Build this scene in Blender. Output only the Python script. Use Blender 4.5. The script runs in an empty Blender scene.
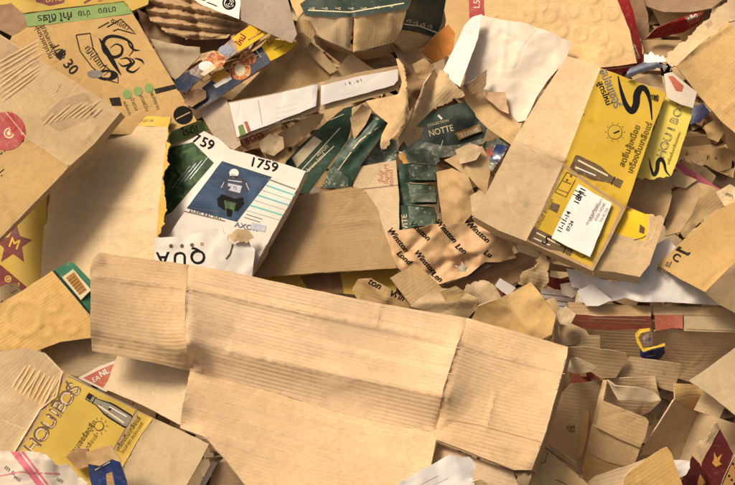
import bpy, bmesh, math, random
import numpy as np
from mathutils import Vector, noise
from mathutils.geometry import delaunay_2d_cdt
from mathutils.bvhtree import BVHTree

scene = bpy.context.scene
COL = scene.collection
# ------------------------------------------------------------------ place, camera and heap plane
PW, PH = 735.0, 485.0
PITCH, SLOPE, DIST = math.radians(42), math.radians(24), 3.75
O = Vector((0, 0, 1.15))                                  # middle of the heap face
F = Vector((0, math.cos(PITCH), -math.sin(PITCH)))        # view direction
R = Vector((1, 0, 0))
UPC = R.cross(F)
N = Vector((0, -math.sin(SLOPE), math.cos(SLOPE)))        # heap face normal
U = Vector((0, math.cos(SLOPE), math.sin(SLOPE)))         # up the slope
CAM = O - F * DIST
LENS = 50.0
K = 36.0 / LENS / PW
def world(x, y, h):
    """points of the heap face: h metres above it"""
    x = np.asarray(x, float); y = np.asarray(y, float); h = np.asarray(h, float)
    cx = (x - PW/2) * K; cy = (PH/2 - y) * K
    f, r, u, n, c, o = [np.array(v) for v in (F, R, UPC, N, CAM, O)]
    d = f + cx[..., None]*r + cy[..., None]*u
    t = (((o + h[..., None]*n) - c) @ n) / (d @ n)
    return c + d * t[..., None]

cam = bpy.data.cameras.new('camera'); co = bpy.data.objects.new('camera', cam); COL.objects.link(co)
cam.lens = LENS; cam.sensor_width = 36; cam.clip_end = 500
co.location = CAM; co.rotation_euler = F.to_track_quat('-Z', 'Y').to_euler()
cam.dof.use_dof = True; cam.dof.focus_distance = DIST - .25; cam.dof.aperture_fstop = 5.0
scene.camera = co

# ------------------------------------------------------------------ light
L = (R * -0.70 + U * 0.66 + N * 1.0).normalized()
sun = bpy.data.lights.new('sun', 'SUN'); so = bpy.data.objects.new('sun', sun); COL.objects.link(so)
sun.energy = 3.0; sun.angle = math.radians(17); sun.color = (1, .89, .74)
so.rotation_euler = (-L).to_track_quat('-Z', 'Y').to_euler(); so.location = (-3, 2, 6)
w = bpy.data.worlds.new('World'); scene.world = w; w.use_nodes = True
nt = w.node_tree; bg = nt.nodes['Background']
sky = nt.nodes.new('ShaderNodeTexSky'); sky.sky_type = 'NISHITA'; sky.sun_disc = False
sky.sun_elevation = math.asin(L.z); sky.sun_rotation = math.atan2(L.x, L.y)
sky.dust_density = 6.0; sky.air_density = .6; sky.ozone_density = .3
bg.inputs['Strength'].default_value = 0.10
tint = nt.nodes.new('ShaderNodeMix'); tint.data_type = 'RGBA'; tint.blend_type = 'MULTIPLY'; tint.inputs[0].default_value = 1   # added warm tint on the sky light, turns greyish shade brown
tint.inputs[7].default_value = (1.16, .97, .76, 1); nt.links.new(sky.outputs[0], tint.inputs[6]); nt.links.new(tint.outputs[2], bg.inputs[0])
vs = scene.view_settings
vs.view_transform = 'Standard'; vs.look = 'None'; vs.exposure = 0.25; vs.gamma = 1

# ------------------------------------------------------------------ materials
M = {}
class NB:
    def __init__(s, name):
        s.m = bpy.data.materials.new(name); s.m.use_nodes = True
        s.t = s.m.node_tree; s.b = s.t.nodes['Principled BSDF']; M[name] = s.m
        s.uv = s.t.nodes.new('ShaderNodeTexCoord')
        oi = s.t.nodes.new('ShaderNodeObjectInfo')
        va = s.t.nodes.new('ShaderNodeVectorMath'); va.operation = 'SCALE'; va.inputs[0].default_value = (7.3, 3.9, 5.1)
        s.link(oi.outputs['Random'], va.inputs['Scale'])
        ad = s.t.nodes.new('ShaderNodeVectorMath'); ad.operation = 'ADD'
        s.link(s.uv.outputs['UV'], ad.inputs[0]); s.link(va.outputs[0], ad.inputs[1])
        s.base = ad.outputs[0]; s.rnd = oi.outputs['Random']
    def link(s, a, b): s.t.links.new(a, b)
    def noise(s, sc, detail=3, rough=.55, stretch=(1, 1, 1), dist=0):
        mp = s.t.nodes.new('ShaderNodeMapping'); mp.inputs['Scale'].default_value = stretch
        s.link(s.base, mp.inputs['Vector'])
        n = s.t.nodes.new('ShaderNodeTexNoise'); n.inputs['Scale'].default_value = sc
        n.inputs['Detail'].default_value = detail; n.inputs['Roughness'].default_value = rough; n.inputs['Distortion'].default_value = dist
        s.link(mp.outputs[0], n.inputs['Vector']); return n.outputs['Fac']
    def wave(s, sc, dist=.6):
        mp = s.t.nodes.new('ShaderNodeMapping'); s.link(s.base, mp.inputs['Vector'])
        n = s.t.nodes.new('ShaderNodeTexWave'); n.bands_direction = 'Y'; n.inputs['Scale'].default_value = sc
        n.inputs['Distortion'].default_value = dist; n.inputs['Detail'].default_value = 2; n.inputs['Detail Scale'].default_value = .3
        s.link(mp.outputs[0], n.inputs['Vector']); return n.outputs['Fac']
    def ramp(s, fac, a, b, lo=0., hi=1.):
        n = s.t.nodes.new('ShaderNodeMapRange'); s.link(fac, n.inputs['Value'])
        n.inputs['From Min'].default_value = a; n.inputs['From Max'].default_value = b
        n.inputs['To Min'].default_value = lo; n.inputs['To Max'].default_value = hi; return n.outputs[0]
    def mix(s, fac, a, b, mode='MIX'):
        n = s.t.nodes.new('ShaderNodeMix'); n.data_type = 'RGBA'; n.blend_type = mode
        for k, v in ((0, fac), (6, a), (7, b)):
            if hasattr(v, 'is_output'): s.link(v, n.inputs[k])
            else: n.inputs[k].default_value = v if k == 0 else (*v, 1)
        return n.outputs[2]
    def math(s, op, a, b):
        n = s.t.nodes.new('ShaderNodeMath'); n.operation = op
        for k, v in ((0, a), (1, b)):
            if hasattr(v, 'is_output'): s.link(v, n.inputs[k])
            else: n.inputs[k].default_value = v
        return n.outputs[0]
    def bump(s, h, strength, dist, prev=None):
        n = s.t.nodes.new('ShaderNodeBump'); n.inputs['Strength'].default_value = strength; n.inputs['Distance'].default_value = dist
        s.link(h, n.inputs['Height'])
        if prev: s.link(prev, n.inputs['Normal'])
        return n.outputs[0]
def cd(c, k): return tuple(min(1, v*k) for v in c)
def kraft(name, c, flute=.5, stain=.5, dust=.25, rough=.82, wr=1.0, g=1.0):
    s = NB(name)
    big = s.noise(2.6, 4, .6); fib = s.noise(75, 5, .75); st = s.noise(8, 6, .7, dist=1.2); sm = s.noise(16, 6, .75, dist=.6)
    wv = s.wave(27, .1); wm = s.ramp(s.noise(3.5, 3, .6), .38, .62, .15, 1)
    line = s.math('MULTIPLY', wv, wm)
    sc = s.ramp(s.noise(30, 2, .5, (.03, 1, 1)), .60, .66); sc2 = s.math('MULTIPLY', sc, s.ramp(s.noise(5, 2), .48, .56))   # a few worn flute tops
    col = s.mix(s.ramp(big, .3, .7), cd(c, .88), cd(c, 1.10))
    col = s.mix(s.math('MULTIPLY', line, .13*flute), col, cd((c[0], c[1]*.94, c[2]*.86), .72))
    col = s.mix(s.math('MULTIPLY', sc2, .25*flute), col, cd(c, 1.22))
    col = s.mix(s.math('MULTIPLY', s.ramp(sm, .46, .68), .48*g), col, cd((c[0], c[1]*.93, c[2]*.82), .74))
    col = s.mix(s.math('MULTIPLY', s.ramp(st, .54, .70), .65*stain), col, cd((c[0], c[1]*.9, c[2]*.76), .62))
    col = s.mix(s.math('MULTIPLY', s.ramp(fib, .50, .70), .50*g), col, cd((c[0], c[1]*.95, c[2]*.9), .70))
    col = s.mix(s.math('MULTIPLY', s.ramp(s.noise(6, 5, .7, dist=.5), .5, .75), dust), col, (.62, .50, .34))
    # creases of handling: thin lines where the liner is rubbed pale
    def cracks(scale, rot):
        v = s.t.nodes.new('ShaderNodeTexVoronoi'); v.feature = 'DISTANCE_TO_EDGE'; v.inputs['Scale'].default_value = scale
        mp = s.t.nodes.new('ShaderNodeMapping'); mp.inputs['Rotation'].default_value = (0, 0, rot); s.link(s.base, mp.inputs['Vector'])
        ad = s.t.nodes.new('ShaderNodeVectorMath'); ad.operation = 'ADD'; s.link(mp.outputs[0], ad.inputs[0])
        nn = s.t.nodes.new('ShaderNodeTexNoise'); nn.inputs['Scale'].default_value = scale*.8; s.link(s.base, nn.inputs['Vector'])
        q = s.t.nodes.new('ShaderNodeVectorMath'); q.operation = 'SCALE'; s.link(nn.outputs['Color'], q.inputs[0]); q.inputs['Scale'].default_value = .7/scale
        s.link(q.outputs[0], ad.inputs[1]); s.link(ad.outputs[0], v.inputs['Vector'])
        return v.outputs['Distance']
    k1, k2 = cracks(5, .5), cracks(14, 1.1); m1 = s.ramp(s.noise(4, 2), .47, .58); m2 = s.ramp(s.noise(6, 3), .53, .62)
    ln = s.math('MULTIPLY', s.ramp(k1, .0, .022, 1, 0), m1)
    col = s.mix(s.math('MULTIPLY', ln, .2*wr), col, cd(c, 1.3))
    hsv = s.t.nodes.new('ShaderNodeHueSaturation'); s.link(col, hsv.inputs['Color'])
    s.link(s.ramp(s.rnd, 0, 1, .80, 1.10), hsv.inputs['Value']); s.link(s.ramp(s.math('FRACT', s.math('MULTIPLY', s.rnd, 7.7), 0), 0, 1, .92, 1.10), hsv.inputs['Saturation'])
    s.link(hsv.outputs[0], s.b.inputs['Base Color']); s.b.inputs['Roughness'].default_value = rough
    s.b.inputs['Specular IOR Level'].default_value = .2
    b = s.bump(line, .45*flute, .0018)
    b = s.bump(sc2, .3*flute, .0012, b)
    b = s.bump(sm, .35*wr*g, .0022, b)
    b = s.bump(fib, .4, .0011, b)
    b = s.bump(s.math('MULTIPLY', s.ramp(k1, 0, .06), m1), .35*wr, .0022, b)
    b = s.bump(s.math('MULTIPLY', s.ramp(k2, 0, .10), m2), .3*wr, .0014, b)
    s.link(b, s.b.inputs['Normal'])
    return s
def flat(name, c, rough=.6, wear=.15, wearc=(.52, .38, .24), bump=.3, coat=0, var=.12):
    s = NB(name)
    col = s.mix(s.ramp(s.noise(7, 4), .3, .7), cd(c, 1-var), cd(c, 1+var))
    if wear:
        col = s.mix(s.math('MULTIPLY', s.ramp(s.noise(60, 5, .75), .56, .66), wear*2), col, wearc)
        col = s.mix(s.math('MULTIPLY', s.ramp(s.noise(8, 5, .7, dist=1.), .52, .70), wear), col, wearc)
    s.link(col, s.b.inputs['Base Color']); s.b.inputs['Roughness'].default_value = rough
    s.b.inputs['Coat Weight'].default_value = coat; s.b.inputs['Specular IOR Level'].default_value = .35 if coat else .12
    b = s.bump(s.noise(30, 4, .6), bump, .003)
    b = s.bump(s.noise(9, 3, .6, dist=1.), bump, .006, b)
    s.link(b, s.b.inputs['Normal']); return s
kraft('kraft', (.47, .325, .165))
kraft('crease', (.66, .50, .33), flute=0)
flat('suit', (.045, .05, .07), .8, .15, (.2, .22, .28), var=.3)
flat('ink_faint', (.45, .43, .42), .8, .1, (.7, .68, .65))
kraft('scuff', (.42, .25, .12), flute=.8)
kraft('band', (.53, .355, .19), flute=1.0, stain=.2, dust=.1, wr=.7)
kraft('kraft_light', (.58, .425, .235), flute=.5, dust=.3)
kraft('kraft_pale', (.61, .48, .295), flute=.35, stain=.35, dust=.35)
kraft('kraft_big', (.59, .43, .26), flute=1.2, stain=.35, dust=.12, wr=.7)
kraft('kraft_orange', (.56, .38, .165), flute=.35, stain=.3, dust=.1)
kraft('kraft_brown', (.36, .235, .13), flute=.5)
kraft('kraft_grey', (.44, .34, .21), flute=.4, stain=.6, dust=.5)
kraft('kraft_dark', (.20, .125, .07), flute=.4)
kraft('grey_board', (.45, .37, .28), flute=.0, stain=.4, dust=.4)
kraft('ribbed', (.46, .335, .20), flute=.2, stain=.5, dust=.4)
kraft('paper_brown', (.40, .26, .13), flute=0, stain=.6, dust=.05, rough=.55, wr=1.4)
kraft('greaseproof', (.56, .37, .20), flute=0, stain=.25, dust=.1, rough=.5, wr=1.2)
kraft('paper_white', (.76, .73, .69), flute=0, stain=.12, dust=.1, rough=.6, wr=.8, g=.3)
kraft('paper_cream', (.64, .57, .46), flute=0, stain=.3, dust=.2, rough=.6, g=.3)
kraft('printed_white', (.69, .66, .59), flute=0, stain=.2, dust=.15, rough=.45, wr=.4, g=.3)
flat('yellow', (.55, .37, .04), .5, .12)
flat('yellow_dull', (.47, .33, .06), .6, .16)
flat('yellow_pale', (.74, .60, .12), .45, .06)
flat('yellow_bright', (.78, .50, .03), .4, .08)
flat('yellow_edge', (.60, .38, .06), .6, .3)
flat('orange_print', (.62, .30, .05), .5, .2)
flat('orange_card', (.60, .24, .05), .6, .15)
flat('maroon', (.14, .022, .02), .45, .08)
flat('maroon_dark', (.075, .014, .014), .35, .04, bump=.15)
flat('red', (.30, .02, .022), .45, .15)
flat('red_faded', (.42, .12, .075), .6, .25)
flat('pink', (.62, .16, .22), .6, .2, (.7, .6, .5))
flat('green_band', (.17, .27, .08), .5, .15)
flat('green_dark', (.010, .028, .018), .5, .08, (.3, .3, .2), coat=.05)
flat('green_box', (.016, .05, .03), .5, .10, (.30, .32, .20), coat=.05)
flat('green_edge', (.05, .19, .11), .5, .1)
flat('navy', (.012, .022, .055), .4, .12, (.25, .2, .15), coat=.2)
flat('blue', (.015, .035, .14), .35, .1, (.3, .3, .3), coat=.3)
flat('cyan', (.12, .45, .50), .5, .05)
flat('grey_blue', (.22, .25, .32), .35, .2, (.4, .4, .4), coat=.3)
flat('ink', (.018, .015, .012), .8, .05, (.40, .29, .18))
flat('ink_clean', (.010, .009, .008), .85, .0)
flat('ink_grey', (.17, .15, .13), .6, .15, (.5, .45, .35))
flat('ink_brown', (.12, .075, .045), .6, .2, (.45, .33, .2))
flat('ink_olive', (.11, .08, .012), .5, .15, (.5, .36, .05))
flat('ink_white', (.75, .72, .66), .5, .1, (.5, .45, .35))
flat('cream', (.66, .58, .38), .5, .15)
flat('gold', (.38, .20, .05), .4, .1)
flat('bottle_glass', (.14, .10, .05), .4, .1, (.45, .33, .1))
flat('bottle_grey', (.24, .22, .17), .4, .1, (.12, .10, .06))
flat('helmet', (.66, .64, .6), .4, .1)
def picture(name, cols, sc=9, rough=.6):
    s = NB(name); r = s.t.nodes.new('ShaderNodeValToRGB'); s.link(s.noise(sc, 6, .62, dist=.8), r.inputs[0])
    el = r.color_ramp.elements
    while len(el) < len(cols): el.new(.5)
    for e, (p, c) in zip(el, cols): e.position = p; e.color = (*c, 1)
    s.link(r.outputs[0], s.b.inputs['Base Color']); s.b.inputs['Roughness'].default_value = rough; s.b.inputs['Specular IOR Level'].default_value = .2
    s.link(s.bump(s.noise(25, 3), .2, .003), s.b.inputs['Normal'])
picture('sea_print', [(.30, (.005, .014, .035)), (.45, (.012, .035, .08)), (.56, (.025, .065, .13)), (.68, (.07, .06, .12))], 7)
picture('leaf_print', [(.30, (.006, .02, .008)), (.46, (.02, .06, .02)), (.56, (.05, .11, .035)), (.70, (.12, .20, .10))], 24)
picture('food', [(.35, (.12, .03, .015)), (.48, (.45, .12, .04)), (.56, (.62, .30, .10)), (.68, (.75, .58, .35))], 40)
picture('skin_pack', [(.35, (.05, .05, .09)), (.47, (.25, .18, .15)), (.55, (.42, .33, .26)), (.66, (.14, .12, .16))], 22)
s = flat('clear_film', (.09, .13, .09), .35, .5, (.55, .54, .42), bump=1.2, coat=.12, var=.3)
flat('silver_film', (.12, .14, .11), .35, .5, (.62, .60, .52), bump=1.2, coat=.15, var=.5)
s = NB('edge')      # cut edge of the board: the open flutes
wv = s.t.nodes.new('ShaderNodeTexWave'); wv.bands_direction = 'X'; wv.inputs['Scale'].default_value = 45; wv.inputs['Distortion'].default_value = 1.5
s.link(s.uv.outputs['UV'], wv.inputs['Vector'])
col = s.mix(s.ramp(wv.outputs['Fac'], .35, .75), (.64, .50, .32), (.16, .10, .05))
s.link(s.mix(s.ramp(s.noise(6, 3), .45, .6), col, (.58, .45, .30)), s.b.inputs['Base Color']); s.b.inputs['Roughness'].default_value = .9
s = NB('concrete')
s.link(s.mix(s.ramp(s.noise(1.5, 6), .3, .7), (.22, .21, .19), (.34, .32, .29)), s.b.inputs['Base Color']); s.b.inputs['Roughness'].default_value = .9
s.link(s.bump(s.noise(20, 6), .4, .01), s.b.inputs['Normal'])

# ------------------------------------------------------------------ sheet engine
def mvc(P, V, H):
    d = V[None] - P[:, None]; r = np.linalg.norm(d, axis=2)
    d2 = np.roll(d, -1, axis=1)
    cr = d[..., 0]*d2[..., 1] - d[..., 1]*d2[..., 0]; dt = (d*d2).sum(2)
    a = np.arctan2(cr, dt)
    edge = (np.abs(np.abs(a) - math.pi) < 2e-3) | ((np.abs(cr) < 1e-6) & (dt < 0))
    a = np.clip(a, -3.13, 3.13); t = np.tan(a/2)
    wt = (np.roll(t, 1, axis=1) + t) / np.maximum(r, 1e-9)
    s = wt.sum(1); out = (wt @ H) / np.where(np.abs(s) < 1e-12, 1, s)
    for k in np.nonzero(edge.any(1))[0]:
        i = int(np.argmax(edge[k])); j = (i+1) % len(V); q = r[k, i]/(r[k, i]+r[k, j]+1e-12)
        out[k] = H[i]*(1-q) + H[j]*q
    z = r.min(1) < 1e-6
    out[z] = H[r.argmin(1)[z]]
    return np.clip(out, H.min()-.02, H.max()+.02)
def inside(P, V):
    x, y = P[:, 0][:, None], P[:, 1][:, None]; x1, y1 = V[:, 0][None], V[:, 1][None]; x2, y2 = np.roll(x1, -1, 1), np.roll(y1, -1, 1)
    c = ((y1 > y) != (y2 > y)); xi = (x2-x1)*(y-y1)/np.where(y2 == y1, 1e-9, (y2-y1)) + x1
    return (c & (x < xi)).sum(1) % 2 == 1
def pp(s, h=0):
    pts, H, T = [], [], []
    for q in s.split():
        t = q.endswith('t'); q = q.rstrip('t'); v = [float(z) for z in q.split(',')]
        pts.append(v[:2]); H.append(v[2] if len(v) > 2 else h); T.append(t)
    return np.array(pts), np.array(H), T
class Facets:
    """stiff facets: heights of scattered points joined by flat triangles"""
    def __init__(s, rg, box, sp, amp):
        x0, y0, x1, y1 = box; P = []; y = y0-sp*1.5
        while y < y1+sp*1.5:
            x = x0-sp*1.5
            while x < x1+sp*1.5:
                P.append(Vector((x+rg.uniform(-.45, .45)*sp, y+rg.uniform(-.45, .45)*sp))); x += sp
            y += sp
        v, e, f, *_ = delaunay_2d_cdt(P, [], [], 0, 1e-4)
        s.v = [(p[0], p[1]) for p in v]; s.f = [tuple(t) for t in f if len(t) == 3]; s.h = [rg.uniform(-1, 1)*amp for _ in s.v]
        s.b = BVHTree.FromPolygons([(x, y, 0) for x, y in s.v], s.f)
    def __call__(s, P):
        out = np.zeros(len(P))
        for i, (x, y) in enumerate(P):
            l, _n, k, _d = s.b.find_nearest((float(x), float(y), 0)); a, b, c = s.f[k]; A, B, C = s.v[a], s.v[b], s.v[c]
            dd = (B[1]-C[1])*(A[0]-C[0])+(C[0]-B[0])*(A[1]-C[1]); w0 = ((B[1]-C[1])*(l.x-C[0])+(C[0]-B[0])*(l.y-C[1]))/dd; w1 = ((C[1]-A[1])*(l.x-C[0])+(A[0]-C[0])*(l.y-C[1]))/dd
            out[i] = w0*s.h[a]+w1*s.h[b]+(1-w0-w1)*s.h[c]
        return out
class Field:
    def __init__(s, seed, n, nf, f, fa, cr, bp, box):
        rg = random.Random(seed); s.o = rg.uniform(0, 99); s.n, s.nf, s.cr, s.bp = n, nf, cr, bp; s.f = []
        if n: s.f.append(Facets(rg, box, 44, n*.8))
        if f: s.f += [Facets(rg, box, 17, fa*1.0), Facets(rg, box, 8, fa*.34)]
    def __call__(s, P):
        out = np.zeros(len(P))
        if s.n:
            for i, (x, y) in enumerate(P):
                out[i] = (.45 if len(s.f) < 2 else .18)*s.n*(noise.noise((x*s.nf, y*s.nf, s.o)) + .3*noise.noise((x*s.nf*2.6, y*s.nf*2.6, s.o+7)))
        for q in s.f: out += q(P)
        for (x0, y0, x1, y1, dh, wd) in s.cr:
            ax, ay = x1-x0, y1-y0; l2 = ax*ax+ay*ay
            q = np.clip(((P[:, 0]-x0)*ax + (P[:, 1]-y0)*ay)/l2, 0, 1)
            dd = np.hypot(P[:, 0]-x0-q*ax, P[:, 1]-y0-q*ay); out += dh*np.clip(1-dd/wd, 0, 1)**1.3
        for q in s.bp:
            if len(q) == 5:
                out += q[2]*np.exp(-((np.hypot(P[:, 0]-q[0], P[:, 1]-q[1])-q[3])/q[4])**2)
        for (x, y, dh, r) in [q for q in s.bp if len(q) == 4]:
            out += dh*np.exp(-((P[:, 0]-x)**2+(P[:, 1]-y)**2)/(r*r))
        return out
def dense(V, T, sp, seed, H=None):
    """outline cut into short edges; torn edges get a ragged line"""
    rg = random.Random(seed); P = []
    n = len(V)
    for i in range(n):
        a, b = V[i], V[(i+1) % n]; ln = float(np.hypot(*(b-a)))
        k = max(1, int(round(ln/(sp*(.55 if T[i] else 1))))); nx, ny = (b[1]-a[1])/max(ln, 1e-6), -(b[0]-a[0])/max(ln, 1e-6)
        off = 0
        for j in range(k):
            q = j/k; p = a*(1-q)+b*q
            if T[i] and j: off = off*.82 + rg.gauss(0, .5) + (rg.gauss(0, 1.3) if rg.random() < .08 else 0); p = p + np.array((nx, ny))*off
            elif T[i] is False and 0 < j: p = p + np.array((nx, ny))*(.45*noise.noise((p[0]*.11, p[1]*.11, 3.3)))
            P.append(p)
    return np.array(P)
def tri(V, sp, seed, areas=(), hard=True):
    """2-D triangulation: outline V, area outlines kept as edges"""
    rg = random.Random(seed)
    x0, y0 = V.min(0); x1, y1 = V.max(0); G = []
    y = y0 + sp*.5; row = 0
    while y < y1:
        x = x0 + (sp*.5 if row % 2 else 0)
        while x < x1:
            G.append((x + rg.uniform(-.25, .25)*sp, y + rg.uniform(-.25, .25)*sp)); x += sp
        y += sp*.87; row += 1
    loops = [V] + [a for a in areas]
    if G:
        G = np.array(G); G = G[inside(G, V)]
        for lp in loops:
            if not len(G): break
            for i in range(0, len(lp)):
                a, b = lp[i], lp[(i+1) % len(lp)]; ab = b-a; l2 = max(1e-9, ab@ab)
                q = np.clip(((G-a)@ab)/l2, 0, 1); dd = np.hypot(*(G-a-q[:, None]*ab).T)
                G = G[dd > sp*.38]
                if not len(G): break
    pts = [Vector(p) for lp in loops for p in lp]; edges = []; k = 0
    for lp in loops:
        m = len(lp); edges += [(k+i, k+(i+1) % m) for i in range(m)]; k += m
    pts += [Vector(p) for p in G]
    v, e, f, *_ = delaunay_2d_cdt(pts, edges, [], 0, 1e-4)
    v = np.array([tuple(p) for p in v]); f = [t for t in f if len(t) == 3]
    if not f: return v, []
    C = np.array([v[list(t)].mean(0) for t in f]); ok = inside(C, V)
    fm = np.zeros(len(f), int)
    for i, a in enumerate(areas): fm[inside(C, a)] = i+1
    res = []
    for t, o, m in zip(f, ok, fm):
        if o:
            a, b, c = v[t[0]], v[t[1]], v[t[2]]
            if (b[0]-a[0])*(c[1]-a[1])-(b[1]-a[1])*(c[0]-a[0]) > 0: t = (t[0], t[2], t[1])   # y points down: clockwise faces the viewer
            res.append((t, m))
    return v, res
_txt = {}
def text_mesh(s):
    if s not in _txt:
        cu = bpy.data.curves.new('t', 'FONT'); cu.body = s; cu.align_x = 'CENTER'; cu.align_y = 'CENTER'; cu.resolution_u = 3
        o = bpy.data.objects.new('t', cu); COL.objects.link(o); bpy.context.view_layer.update()
        me = bpy.data.meshes.new_from_object(o.evaluated_get(bpy.context.evaluated_depsgraph_get()))
        bm = bmesh.new(); bm.from_mesh(me); bmesh.ops.triangulate(bm, faces=bm.faces[:])
        _txt[s] = (np.array([v.co[:2] for v in bm.verts]), [tuple(v.index for v in f.verts) for f in bm.faces])
        bm.free(); bpy.data.objects.remove(o); bpy.data.curves.remove(cu); bpy.data.meshes.remove(me)
    return _txt[s]
def panel(name, pts, h=0, m='kraft', t=.0045, fd=None, sp=4.0, areas=(), dec=(), label=None, of=None):
    return dict(name=name, pts=pts, h=h, m=m, t=t, fd=fd, sp=sp, areas=areas, dec=dec, label=label, of=of)
ALL = []; HS = 1.3
def S(name, label, cat, panels, group=None, n=.004, nf=.022, f=0, fa=.006, cr=(), bp=()):
    if isinstance(panels, dict): panels = [panels]
    seed = sum(ord(c)*(i+1) for i, c in enumerate(label))
    raw = [pp(p['pts'], p['h']) for p in panels]
    raw = [(a, HS*b, c) for a, b, c in raw]
    allv = np.vstack([r[0] for r in raw]); box = (*allv.min(0), *allv.max(0))
    fld = Field(seed, n, nf, f, fa, cr, bp, box)
    tops = []; acc = {}; hvals = {}
    for p, (V, H, T) in zip(panels, raw):
        sd = seed + len(tops)
        D = dense(V, T, p['sp'], sd)
        ar = [dense(pp(a[0])[0], [None]*99, p['sp'], 0) for a in p['areas']]
        v, fs = tri(D, p['sp'], sd, ar)
        used = sorted({i for t_, _ in fs for i in t_}); mp = {j: i for i, j in enumerate(used)}
        v = v[used]; fs = [(tuple(mp[i] for i in t_), m_) for t_, m_ in fs]
        hh = mvc(v, V, H) + fld(v)
        W = world(v[:, 0], v[:, 1], hh); hvals[id(p)] = hh
        vn = np.zeros_like(W)
        for (t_, _) in fs:
            c = np.cross(W[t_[1]]-W[t_[0]], W[t_[2]]-W[t_[0]])
            for i in t_: vn[i] += c
        keys = [(round(x*4), round(y*4), round(z*150)) for (x, y), z in zip(v, hh)]
        for k, q in zip(keys, vn): acc[k] = acc.get(k, 0) + q
        tops.append((p, V, H, v, fs, W, keys))
    root = None
    cen = np.vstack([t_[5] for t_ in tops]).mean(0)
    if len(panels) > 1 or any(p['of'] for p in panels):
        root = bpy.data.objects.new(name, None); COL.objects.link(root); root.location = cen; root.empty_display_size = .1
    objs = []
    for (p, V, H, v, fs, W, keys) in tops:
        vn = np.array([acc[k]/max(1e-12, np.linalg.norm(acc[k])) for k in keys])
        mats = [p['m']] + [a[1] for a in p['areas']] + ['edge' if not p['m'].startswith('paper') and p['t'] > .0015 else p['m']]
        slot = {}; ml = []
        def sl(mn):
            if mn not in slot: slot[mn] = len(ml); ml.append(M[mn])
            return slot[mn]
        # frame of the panel for its texture coordinates
        if p['fd'] is None:
            e = np.roll(V, -1, 0)-V; i = int(np.hypot(*e.T).argmax()); dx, dy = e[i]
        else: dx, dy = math.cos(math.radians(p['fd'])), -math.sin(math.radians(p['fd']))
        c0 = V.mean(0); dn = math.hypot(dx, dy)
        a3 = world(c0[0], c0[1], H.mean()); b3 = world(c0[0]+dx/dn*20, c0[1]+dy/dn*20, H.mean())
        nrm = sum((np.cross(W[t_[1]]-W[t_[0]], W[t_[2]]-W[t_[0]]) for t_, _ in fs)); nrm = nrm/np.linalg.norm(nrm)
        ua = b3-a3; ua = ua-nrm*(ua@nrm); ua /= np.linalg.norm(ua); va = np.cross(nrm, ua)
        verts = list(W); faces = []; fmat = []; uvs = []
        uvf = lambda q: (float(q@ua), float(q@va))
        for t_, m_ in fs:
            faces.append(t_); fmat.append(sl(mats[m_])); uvs.append([uvf(W[i]) for i in t_])
        nb = len(W); Bm = W - vn*p['t']; verts += list(Bm)
        for t_, m_ in fs:
            faces.append((t_[0]+nb, t_[2]+nb, t_[1]+nb)); fmat.append(sl(p['m'] if p['m'] in ('kraft', 'kraft_light', 'kraft_pale') or p['m'].startswith('paper') or p['m'].startswith('kraft') else 'kraft')); uvs.append([uvf(Bm[i]) for i in (t_[0], t_[2], t_[1])])
        ec = {}
        for t_, _ in fs:
            for a, b in ((t_[0], t_[1]), (t_[1], t_[2]), (t_[2], t_[0])):
                ec[(a, b)] = 1
        bd = [e for e in ec if (e[1], e[0]) not in ec]; wi = {}
        for i in sorted({i for e in bd for i in e}):
            wi[i] = len(verts); verts.append(W[i]); verts.append(Bm[i])
        for (a, b) in bd:
            faces.append((wi[b], wi[a], wi[a]+1, wi[b]+1)); fmat.append(sl(mats[-1]))
            l = np.linalg.norm(W[b]-W[a]); s0 = float(W[a]@ua + W[a]@va)
            uvs.append([(s0+l, 0), (s0, 0), (s0, -p['t']), (s0+l, -p['t'])])
        # printed marks
        lay = 0
        bvh = BVHTree.FromPolygons([(x, y, 0) for x, y in v], [t_ for t_, _ in fs]) if p['dec'] else None
        hv = hvals[id(p)]
        def on_panel(Q):
            out = np.zeros(len(Q))
            for i, (x, y) in enumerate(Q):
                l, _n, k, _d = bvh.find_nearest((float(x), float(y), 0)); a, b, c = fs[k][0]; A, B, C = v[a], v[b], v[c]
                dd = (B[1]-C[1])*(A[0]-C[0])+(C[0]-B[0])*(A[1]-C[1]); w0 = ((B[1]-C[1])*(l.x-C[0])+(C[0]-B[0])*(l.y-C[1]))/dd; w1 = ((C[1]-A[1])*(l.x-C[0])+(A[0]-C[0])*(l.y-C[1]))/dd
                out[i] = w0*hv[a]+w1*hv[b]+(1-w0-w1)*hv[c]
            return out
        def place(v2, f2, mn, off):
            hq = on_panel(v2); Wq = world(v2[:, 0], v2[:, 1], hq+off); k0 = len(verts)
            verts.extend(Wq)
            for t_ in f2:
                a, b, c = v2[t_[0]], v2[t_[1]], v2[t_[2]]
                if (b[0]-a[0])*(c[1]-a[1])-(b[1]-a[1])*(c[0]-a[0]) > 0: t_ = (t_[0], t_[2], t_[1])
                faces.append(tuple(i+k0 for i in t_)); fmat.append(sl(mn)); uvs.append([uvf(Wq[i]) for i in t_])
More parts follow.
